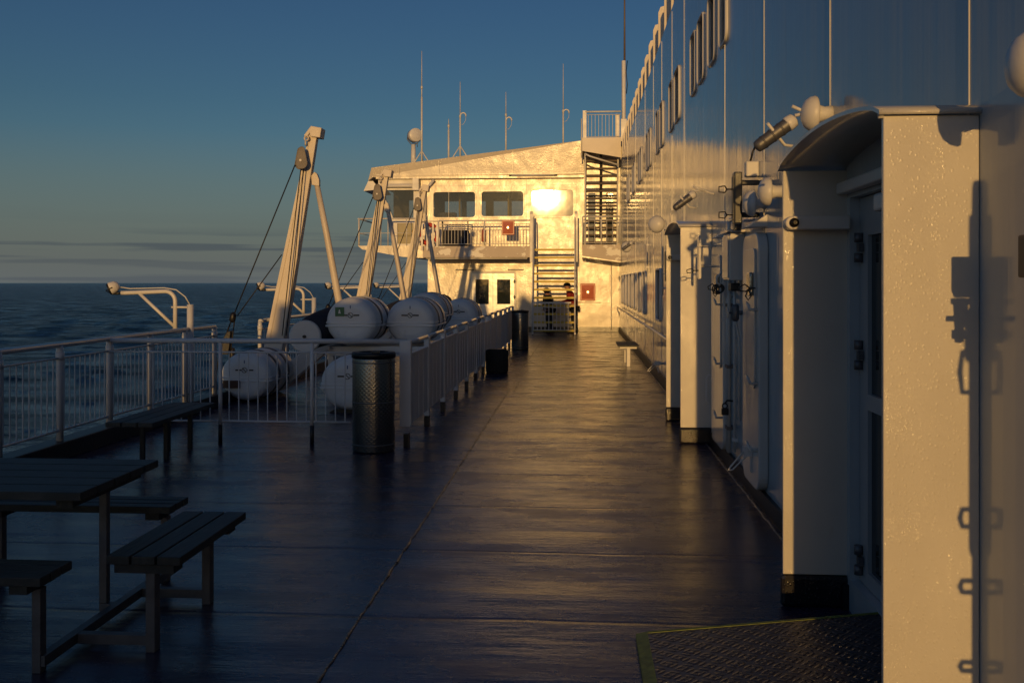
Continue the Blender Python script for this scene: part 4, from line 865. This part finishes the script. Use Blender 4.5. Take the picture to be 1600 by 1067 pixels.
m.tube([(-5.35,YP-.12,3.78),(-4.72,YP-.03,3.78)], .02, 6); bb(m,'stanchion_boards',M_WHITE)
m = MB()
for x in (-7.62,-7.05,-6.85,-6.6,-5.95,-5.45): m.tube([(x,YB-.86,2.98),(x,YB-.86,3.92)], .03 if x in(-7.62,-7.05) else .018, 8)
m.tube([(-7.64,YB-.86,3.92),(-5.4,YB-.86,3.92)], .025, 8); m.tube([(-7.64,YB-.86,3.42),(-5.4,YB-.86,3.42)], .012, 6); m.tube([(-7.64,YB-.86,3.92),(-7.64,YB+2,3.92)], .025, 8); m.tube([(-7.64,YB-.86,3.42),(-7.64,YB+2,3.42)], .012, 8)
bb(m,'wing_railing',M_WHITE)
m = MB(); m.tube([(-5.42,YB-.12,3.95),(-5.42,YB-.12,4.95),(-5.1,YB-.22,5.32)], .05, 10); bb(m,'downpipe',M_WHITE)
# strip light on the fascia
st_ = thing('strip_light','long thin strip light on the bridge front above the windows','strip light',(-1.6,YB-.36,5.44)); m = MB(); m.tube([(-.75,0,0),(.75,0,0)], .035, 10); m.build('tube', M_WHITE, st_)
for x in (-.78,.78): m = MB(); m.tube([(x-.06,0,0),(x+.06,0,0)], .025, 8); m.b2(x-.02,x+.02,0,.05,-.02,.02); m.build('holder', M_GALV, st_)

# upper platform and stairs beside the wall
ut = thing('upper_platform', 'small railed platform high at the right end of the bridge', 'platform', (.16,32.0,0))
UO = (.16,32.0,0)
YU = 32.0
m = MB(); m.prism([(.12,6.52),(1.38,6.52),(1.38,5.85),(.12,6.08)],'y',YU,YU+.02); m.b2(.12,1.38,YU+.02,YU+1.7,6.4,6.45); m.b2(.10,.12,YU,YU+1.7,6.08,6.52); local(m,UO).build('parapet', M_DAVIT, ut)
m = MB(); m.tube([(.2,YU-.02,5.98),(.35,YU-.02,5.9),(1.3,YU-.02,5.60)], .03, 8); local(m,UO).build('under_pipe', M_WHITE, ut)
m = MB(); m.b2(.12,.24,YU-.0,YU+.08,6.52,7.42); m.tube([(.2,YU+.02,7.38),(1.38,YU+.02,7.38)], .03, 8); m.tube([(.2,YU+.02,7.28),(1.38,YU+.02,7.28)], .012, 6); m.tube([(.2,YU+.02,6.55),(1.38,YU+.02,6.55)], .012, 6)
for k in range(10): m.tube([(.3+k*.115,YU+.02,6.55),(.3+k*.115,YU+.02,7.28)], .010, 6, caps=False)
m.b2(1.2,1.32,YU+.05,YU+.12,6.5,7.3); m.tube([(.08,YU+.3,5.9),(.08,YU+.3,7.2)], .022, 8)
local(m,UO).build('railing', M_WHITE, ut)
def ladder(name,label,x0,x1,yb,zb,yt,zt,n,edge,hr=None,gate=False,mid=False):
    t = thing(name,label,'stairs',((x0+x1)/2,yb,0)); O=((x0+x1)/2,yb,0)
    for x in (x0,x1):
        m = MB(); m.prism([(yb-.09,zb),(yb+.09,zb),(yt+.09,zt),(yt-.09,zt)],'x',x-.025,x+.025); local(m,O).build('stringer', M_WHITE, t)
        if hr:
            m = MB(); m.tube([(x,yb-.25,zb+.1),(x,yb-.25,zb+.95),(x,yt-.22,zt+.9),(x,yt+.1,zt+1.0)], .022, 8); local(m,O).build('handrail', M_WHITE, t)
        m = MB(); m.b2(x-.03,x+.03,yb-.1,yb+.1,zb-.0+.001,zb+.02); local(m,O).build('foot', M_DARK, t)
    for k in range(n):
        s_=(k+.6)/n; y=yb+(yt-yb)*s_; z=zb+(zt-zb)*s_
        m = MB(); m.b2(x0+.027,x1-.027,y-.10,y+.12,z-(.02 if edge else .045),z+.01); tr_=local(m,O).build('tread', M_TREAD if edge else M_TREAD2, t)
        if edge: m = MB(); m.b2(x0+.027,x1-.027,y-.125,y-.101,z-.05,z+.014); local(m,O).build('tread_edge', M_YEL, tr_)
    if mid: m = MB(); m.prism([(yb-.0,zb+.3),(yb+.05,zb+.3),(yt+.05,zt),(yt,zt)],'x',(x0+x1)/2-.06,(x0+x1)/2+.03); local(m,O).build('centre_stringer', M_DARK, t)
    if gate:
        m = MB(); yg=yb-.32; z0=.17; z1=1.08
        m.b2(x0+.02,x1-.12,yg,yg+.03,z1-.05,z1); m.tube([(x0+.03,yg+.015,z0),(x1-.13,yg+.015,z0)], .014, 6); m.tube([(x0+.03,yg+.015,z1-.17),(x1-.13,yg+.015,z1-.17)], .012, 6)
        x=x0+.04
        while x<x1-.12: m.tube([(x,yg+.015,z0),(x,yg+.015,z1-.05)], .012, 6, caps=False); x+=.125
        local(m,O).build('gate', M_WHITE, t)
    return t
ladder('deck_stairs','steep stairs with yellow tread edges up to the bridge balcony',-1.52,-.14,31.4,0,32.25,2.93,11,True,hr=True,gate=True,mid=False)
ladder('upper_stairs','dark open stairs behind the small landing up to the top platform',.2,1.3,33.3,2.97,32.3,6.4,14,False,mid=True)
# posts each side of the deck stairs
pp = thing('stair_rail_post','tall flat rail posts flanking the head of the yellow edged stairs','rail post',(-.82,32.2,0))
for x in (-.78,.72):
    m = MB(); m.prism([(-.05,2.4),(.05,2.4),(.05,4.05),(-.02,4.1),(-.05,4.0)],'x',x-.05,x+.05); m.build('post', M_WHITE, pp)

# boxes and gear on the bridge
def firebox(loc,label):
    t = thing('fire_hose_box', label, 'fire hose box', loc, group='red fire boxes on the bridge')
    m = MB(); m.b2(-.26,.26,.0,.14,-.30,.30); m.build('case', M_RED, t, bevel=.02)
    m = MB(); A=[m.bm.verts.new((x,-.002,z)) for x,z in ((-.21,-.25),(.21,-.25),(.21,.25),(-.21,.25))]; B=[m.bm.verts.new((x,-.05,z)) for x,z in ((-.05,-.06),(.05,-.06),(.05,.06),(-.05,.06))]
    for i in range(4): m._f([A[i],A[(i+1)%4],B[(i+1)%4],B[i]])
    m._f(B); m.build('door_panel', M_RED, t)
    m = MB(); m.box((0,-.055,0),(.055,.02,.055),Matrix.Rotation(R(45),3,'Y')); m.build('latch', mat('latch_steel',(.7,.68,.6),.2,metal=.8), t)
    return t
f1 = firebox((.30,YB-.15,1.38), 'red fire hose box on the lower wall right of the stairs')
dup(f1, (-2.38,YP-.22,3.55), 'red fire hose box hung on the balcony railing', scale=(.82,.82,.82))
t = thing('lifebuoy','red ring lifebuoy behind the white boards of the balcony','lifebuoy',(-5.12,YP+.15,3.36)); m = MB(); m.torus((0,0,0),(0,1,0),.32,.075,30,10); m.build('ring', M_ORANGE, t); m = MB()
for a in (20,110,200,290): m.torus((0,0,0),(0,1,0),.32,.079,4,10,a,a+22)
m.build('band', M_WHITEP, t)
t = thing('lifebuoy_lamp','small yellow lamp hanging beside the lifebuoy','lamp',(-5.62,YP+.1,3.35)); m = MB(); m.lathe([(-.18,.03),(-.12,.06),(.08,.07),(.14,.04),(.2,.02)],n=12); m.build('body', M_LYEL, t)
t = thing('deck_locker','dark locker standing behind the balcony bars','locker',(-4.22,YP+.35,2.95)); m = MB(); m.b2(-.42,.42,0,.5,0,.55); m.build('case', M_CLOTH, t, bevel=.01); m = MB(); m.b2(-.48,-.43,0,.05,0,.9); m.b2(.40,.44,0,.05,0,.9); m.b2(-.48,.44,0,.05,.86,.9); m.b2(-.40,.38,.01,.04,.72,.76); m.build('frame', M_DARK, t)
t = thing('fire_extinguisher','small red extinguisher on the bridge wall behind the balcony bars','fire extinguisher',(-3.35,YB-.12,3.15)); m = MB(); m.lathe([(0,.07),(.02,.08),(.36,.08),(.42,.05),(.46,.02)],n=14); m.build('cylinder', M_RED, t); m = MB(); m.tube([(0,0,.46),(0,0,.52),(.08,0,.5)], .012, 6); m.build('valve', M_DARK, t)
t = thing('wall_bollard_pipe','thin vertical pipe on the lower bridge wall near the ship side','pipe',(1.12,YB-.06,0)); m = MB(); m.tube([(0,0,.05),(0,0,2.4)], .02, 8); m.build('pipe', M_WHITE, t)
for z in (.5,1.95): m = MB(); m.b2(-.05,.05,-.02,.04,z-.02,z+.02); m.build('clip', M_WHITE, t)
t = thing('coat_rail','thin horizontal rail on the lower wall under the fire hose box','rail',(.35,YB-.06,1.02)); m = MB(); m.tube([(-.4,0,0),(.45,0,0)], .015, 6); m.tube([(-.38,0,0),(-.38,.06,0)], .012, 6); m.tube([(.43,0,0),(.43,.06,0)], .012, 6); m.build('rail', M_WHITE, t)
m = MB(); m.b2(-5.36,XW,YB-.01,YB-.001,0,.16); bb(m,'skirting',M_BASE)

# ------------------------------------------------------------------ antennas
def whip(x,label,parts,tripod=False,goose=False,y=34.6,tipcol=True):
    z0 = roofz(x) if x<.16 else 6.5
    t = thing('whip_antenna', label, 'antenna', (x,y,z0-.05), group='antennas on the bridge roof')
    k = y/1500*1.0
    pole, mid, tip = parts
    m = MB(); m.tube([(0,0,0),(0,0,pole)], .035 if not goose else .03, 8); m.build('mast', M_WHITE, t)
    m = MB(); m.tube([(0,0,pole-.02),(0,0,mid)], .02, 8); m.tube([(0,0,mid-.1),(0,0,mid)], .04, 8); m.build('coupling', M_WHITE, t)
    m = MB(); m.tube([(0,0,mid),(0,0,tip)], [.018,.010], 8); m.build('whip', M_WHIP, t)
    if tripod:
        for dx,dy in ((-.38,-.1),(.40,-.1),(0,.4)): m = MB(); m.tube([(0,0,.62),(dx,dy,0)], .022, 6); m.build('stay', M_WHITE, t)
    if goose:
        m = MB(); m.tube([(0,0,pole-.15),(.01,0,pole-.02)]+[(.11-.10*math.cos(R(a)),0,pole-.02+.10*math.sin(R(a))) for a in (20,50,90,130,170,200)], .026, 8); m.tube([(.21,0,pole-.05),(.2,0,pole-.2),(.12,0,pole-.33),(.05,0,pole-.36)], .008, 5); m.build('gooseneck', M_WHITE, t)
    return t
def az_(px,py,Y=34.6):
    f=1500;a=R(4.004);s,c=math.sin(a),math.cos(a);u=(px-800)/f; v=(442-py)/f; d=(-s+u*c,c+u*s,v); t=Y/d[1]; return t*d[0],1.7+t*d[2]
def H_(px,py): x,z=az_(px,py); return z-(roofz(x)-.05)
def W(px,a,b,c,label,**k): x,_=az_(px,250); whip(x,label,(H_(px,a),H_(px,b),H_(px,c)),**k)
W(659,152,135,80,'tallest whip antenna on the bridge roof, on a tripod mast',tripod=True)
W(701,203,195,186,'short stubby mast between the two tripod antennas')
W(719,180,180,128,'whip antenna on tripod with a curved gooseneck at its side',tripod=True,goose=True)
W(790.5,187,178,144,'thin whip antenna with small loop standing in the middle of the roof',goose=True)
W(880,175,172,100,'long whip antenna with bent pipe on the right part of the roof',goose=True)
# tall mast by the platform
x,z=az_(974.5,215,32.2); 
t = thing('tall_radio_mast','very tall thin radio mast rising beside the upper platform railing','mast',(x,32.2,6.4))
m = MB(); m.tube([(0,0,0),(0,0,2.7)], .07, 10); m.b2(-.10,.10,-.1,.1,0,.75); m.build('mast', M_WHITE, t, bevel=.01)
m = MB(); m.tube([(.03,0,2.4),(.03,0,6.2)], [.035,.02], 8); m.build('whip', mat('brown_whip',(.16,.11,.08),.5), t)
m = MB(); m.tube([(.12,0,2.7),(.08,-.05,2.3),(.12,0,1.9),(.09,0,1.6)], .015, 6); m.build('cable', M_DARK, t)
# searchlight
x,z=az_(648,212); zr=roofz(x)
t = thing('searchlight','round drum searchlight on a post at the left end of the bridge roof','searchlight',(x,34.6,zr-.05)); hz=z-zr+.05
m = MB(); m.tube([(-.05,0,0),(-.05,0,hz-.33)], [.10,.08], 12); m.build('post', M_WHITE, t)
m = MB(); m.lathe([(-.16,.20),(-.14,.245),(.14,.245),(.15,.235),(.155,.02)],(0,0,hz),Vector((.55,-1,.05)),26); m.build('drum', M_WHITE, t)
m = MB(); m.tube([(-.26,0,hz+.02),(-.27,0,hz-.15),(-.12,0,hz-.33),(.02,0,hz-.33),(.18,0,hz-.2),(.24,0,hz-.02)], .018, 8); m.tube([(-.1,0,hz-.28),(.1,0,hz-.3),(.1,0,hz-.42)], .015, 6); m.build('yoke', M_GALV, t)

# ------------------------------------------------------------------ people
def skin_obj(name, pts, edges, rad, m_, parent, loc, sub=1):
    me = bpy.data.meshes.new(name); me.from_pydata([Vector(p) for p in pts], edges, []); me.materials.append(m_)
    o = bpy.data.objects.new(name, me); COL.objects.link(o)
    if parent is not None: o.parent = parent
    o.location = loc
    sk = o.modifiers.new('skin','SKIN'); sk.use_smooth_shade = True
    for i,v in enumerate(me.skin_vertices[0].data):
        r = rad[i]; v.radius = r if isinstance(r,tuple) else (r,r)
    me.skin_vertices[0].data[0].use_root = True
    ss = o.modifiers.new('sub','SUBSURF'); ss.levels = sub; ss.render_levels = sub
    return o
def person(loc, label, lean, jacket, hat, rz, h=1.0, arms='rail'):
    t = thing('person', label, 'person', loc, rz)
    t.scale = (h,h,h)
    # local: facing +x ; lean pushes the upper body forward
    L_ = lean
    P = [(0,0,.93),(.02+L_*.3,0,1.10),(.03+L_*.7,0,1.30),(.03+L_,0,1.44),(.05+L_*1.15,0,1.52),(.07+L_*1.25,0,1.60),(.08+L_*1.28,0,1.70)]
    E_ = [(0,1),(1,2),(2,3),(3,4),(4,5),(5,6)]; Rd = [(.15,.12),(.14,.11),(.16,.12),(.11,.09),(.05,.05),(.075,.085),(.07,.085)]
    hands=[]
    for s in (1,-1):
        b=len(P); hx=.42+L_ if arms=='rail' else .10+L_
        hz_=1.04 if arms=='rail' else .86
        P += [(0,s*.10,.88),(.03,s*.11,.50),(-.02,s*.12,.09),(.14,s*.13,.04)]; Rd += [.09,.06,.042,(.045,.035)]; E_ += [(0,b),(b,b+1),(b+1,b+2),(b+2,b+3)]
        P += [(.03+L_,s*.19,1.40),(.02+L_*.9+.05,s*.24,1.14),(hx-.05,s*.2,hz_),(hx+.01,s*.2,hz_)]; Rd += [.06,.046,.032,(.028,.02)]; E_ += [(3,b+4),(b+4,b+5),(b+5,b+6),(b+6,b+7)]
        # fingers and thumb
        for q,(dy,ln) in enumerate(((-.027,.05),(-.009,.058),(.009,.055),(.027,.042))):
            i=len(P); P += [(hx+.035,s*.2+dy,hz_),(hx+.035+ln*.6,s*.2+dy,hz_-.01),(hx+.035+ln*.8,s*.2+dy,hz_-.035)]; Rd += [.009,.008,.007]; E_ += [(b+7,i),(i,i+1),(i+1,i+2)]
        i=len(P); P += [(hx,s*.2-s*.045,hz_-.005),(hx+.03,s*.2-s*.055,hz_-.015)]; Rd += [.010,.008]; E_ += [(b+6,i),(i,i+1)]
    body = skin_obj('body', P, E_, Rd, M_SKIN, t, (0,0,0), 1)
    hx,hz_ = P[6][0],P[5][2]
    m = MB(); m.lathe([(-.012,.004),(0,.012),(.02,.008)],(hx+.085,0,hz_+.02),(1,0,-.4),8); m.build('nose', M_SKIN, t)
    m = MB()
    for s in (1,-1): m.lathe([(-.004,.003),(0,.010),(.004,.003)],(hx+.078,s*.03,hz_+.05),(1,0,0),8)
    m.build('eyes', M_DARK, t)
    # jacket and trousers follow the body
    J = [P[1],P[2],P[3]]; JE=[(0,1),(1,2)]; JR=[(.165,.135),(.175,.135),(.12,.10)]
    J = [(.01,0,.90)]+J; JE=[(0,1),(1,2),(2,3)]; JR=[(.165,.135)]+JR
    for s in (1,-1):
        b=len(J); hx2=.42+L_ if arms=='rail' else .10+L_; hz2=1.04 if arms=='rail' else .86
        J += [(.03+L_,s*.19,1.40),(.02+L_*.9+.05,s*.24,1.14),(hx2-.06,s*.2,hz2+.005)]; JR += [.075,.062,.046]; JE += [(3,b),(b,b+1),(b+1,b+2)]
    skin_obj('jacket', J, JE, JR, jacket, t, (0,0,0), 2)
    T = [(0,0,.95)]; TE=[]; TR=[(.155,.125)]
    for s in (1,-1):
        b=len(T); T += [(0,s*.10,.86),(.03,s*.11,.50),(-.02,s*.12,.10)]; TR += [.105,.078,.06]; TE += [(0,b),(b,b+1),(b+1,b+2)]
    skin_obj('trousers', T, TE, TR, M_TROU, t, (0,0,0), 2)
    for s in (1,-1): m = MB(); m.prism(rrect(-.10,.19,s*.125-.05,s*.125+.05,.04,3),'z',0,.08); m.build('shoe', M_DARK, t, bevel=.02)
    if hat: m = MB(); m.lathe([(-.02,.105),(.03,.107),(.08,.08),(.10,.03)],(hx-.01,0,hz_+.08),(0,0,1),18); m.prism(rrect(hx+.03,hx+.18,-.075,.075,.05,4),'z',hz_+.055,hz_+.065); m.build('cap', M_BLK, t)
    else: m = MB(); m.lathe([(-.09,.075),(-.04,.102),(.03,.104),(.07,.085),(.10,.03)],(hx-.022,0,hz_+.045),(0,0,1),18,); m.build('hair', M_HAIR, t)
    return t
pr1 = person((-.16,32.95,0), 'person in a dark red jacket and cap leaning forward behind the stairs', .12, M_JACK, True, R(182), .96); pr1.scale = (1.15,1.2,.96)
pr2 = person((-1.0,33.0,0), 'person in black seen through the steps of the stairs', .04, M_BLK, False, R(200), .88, arms='down'); pr2.scale = (1.15,1.25,.88)

# ------------------------------------------------------------------ unseen deckhouse behind the photographer (added, outlined to shade the left deck)
ah = thing('shade_occluder','unseen deckhouse behind the viewpoint on the left side','occluder',(-4,-8,0))
m = MB(); m.prism([(-5.6,0),(-1.4,0),(-1.45,3.0),(-1.55,4.5),(-2.8,4.5),(-3.3,4.85),(-3.8,3.17),(-5.25,3.17),(-5.3,2.72),(-5.6,2.7)],'y',-7,-6)  # outline shaped to the shade wanted on rafts, davits and bridge
for v in m.bm.verts: v.co -= Vector((-4,-8,0))
m.build('occluder_outline', M_WHITE, ah, bevel=.02)
m = MB(); m.b2(1.2,2.4,1.3,1.7,4.502,4.56); m.build('occluder_cap', M_DARK, ah)
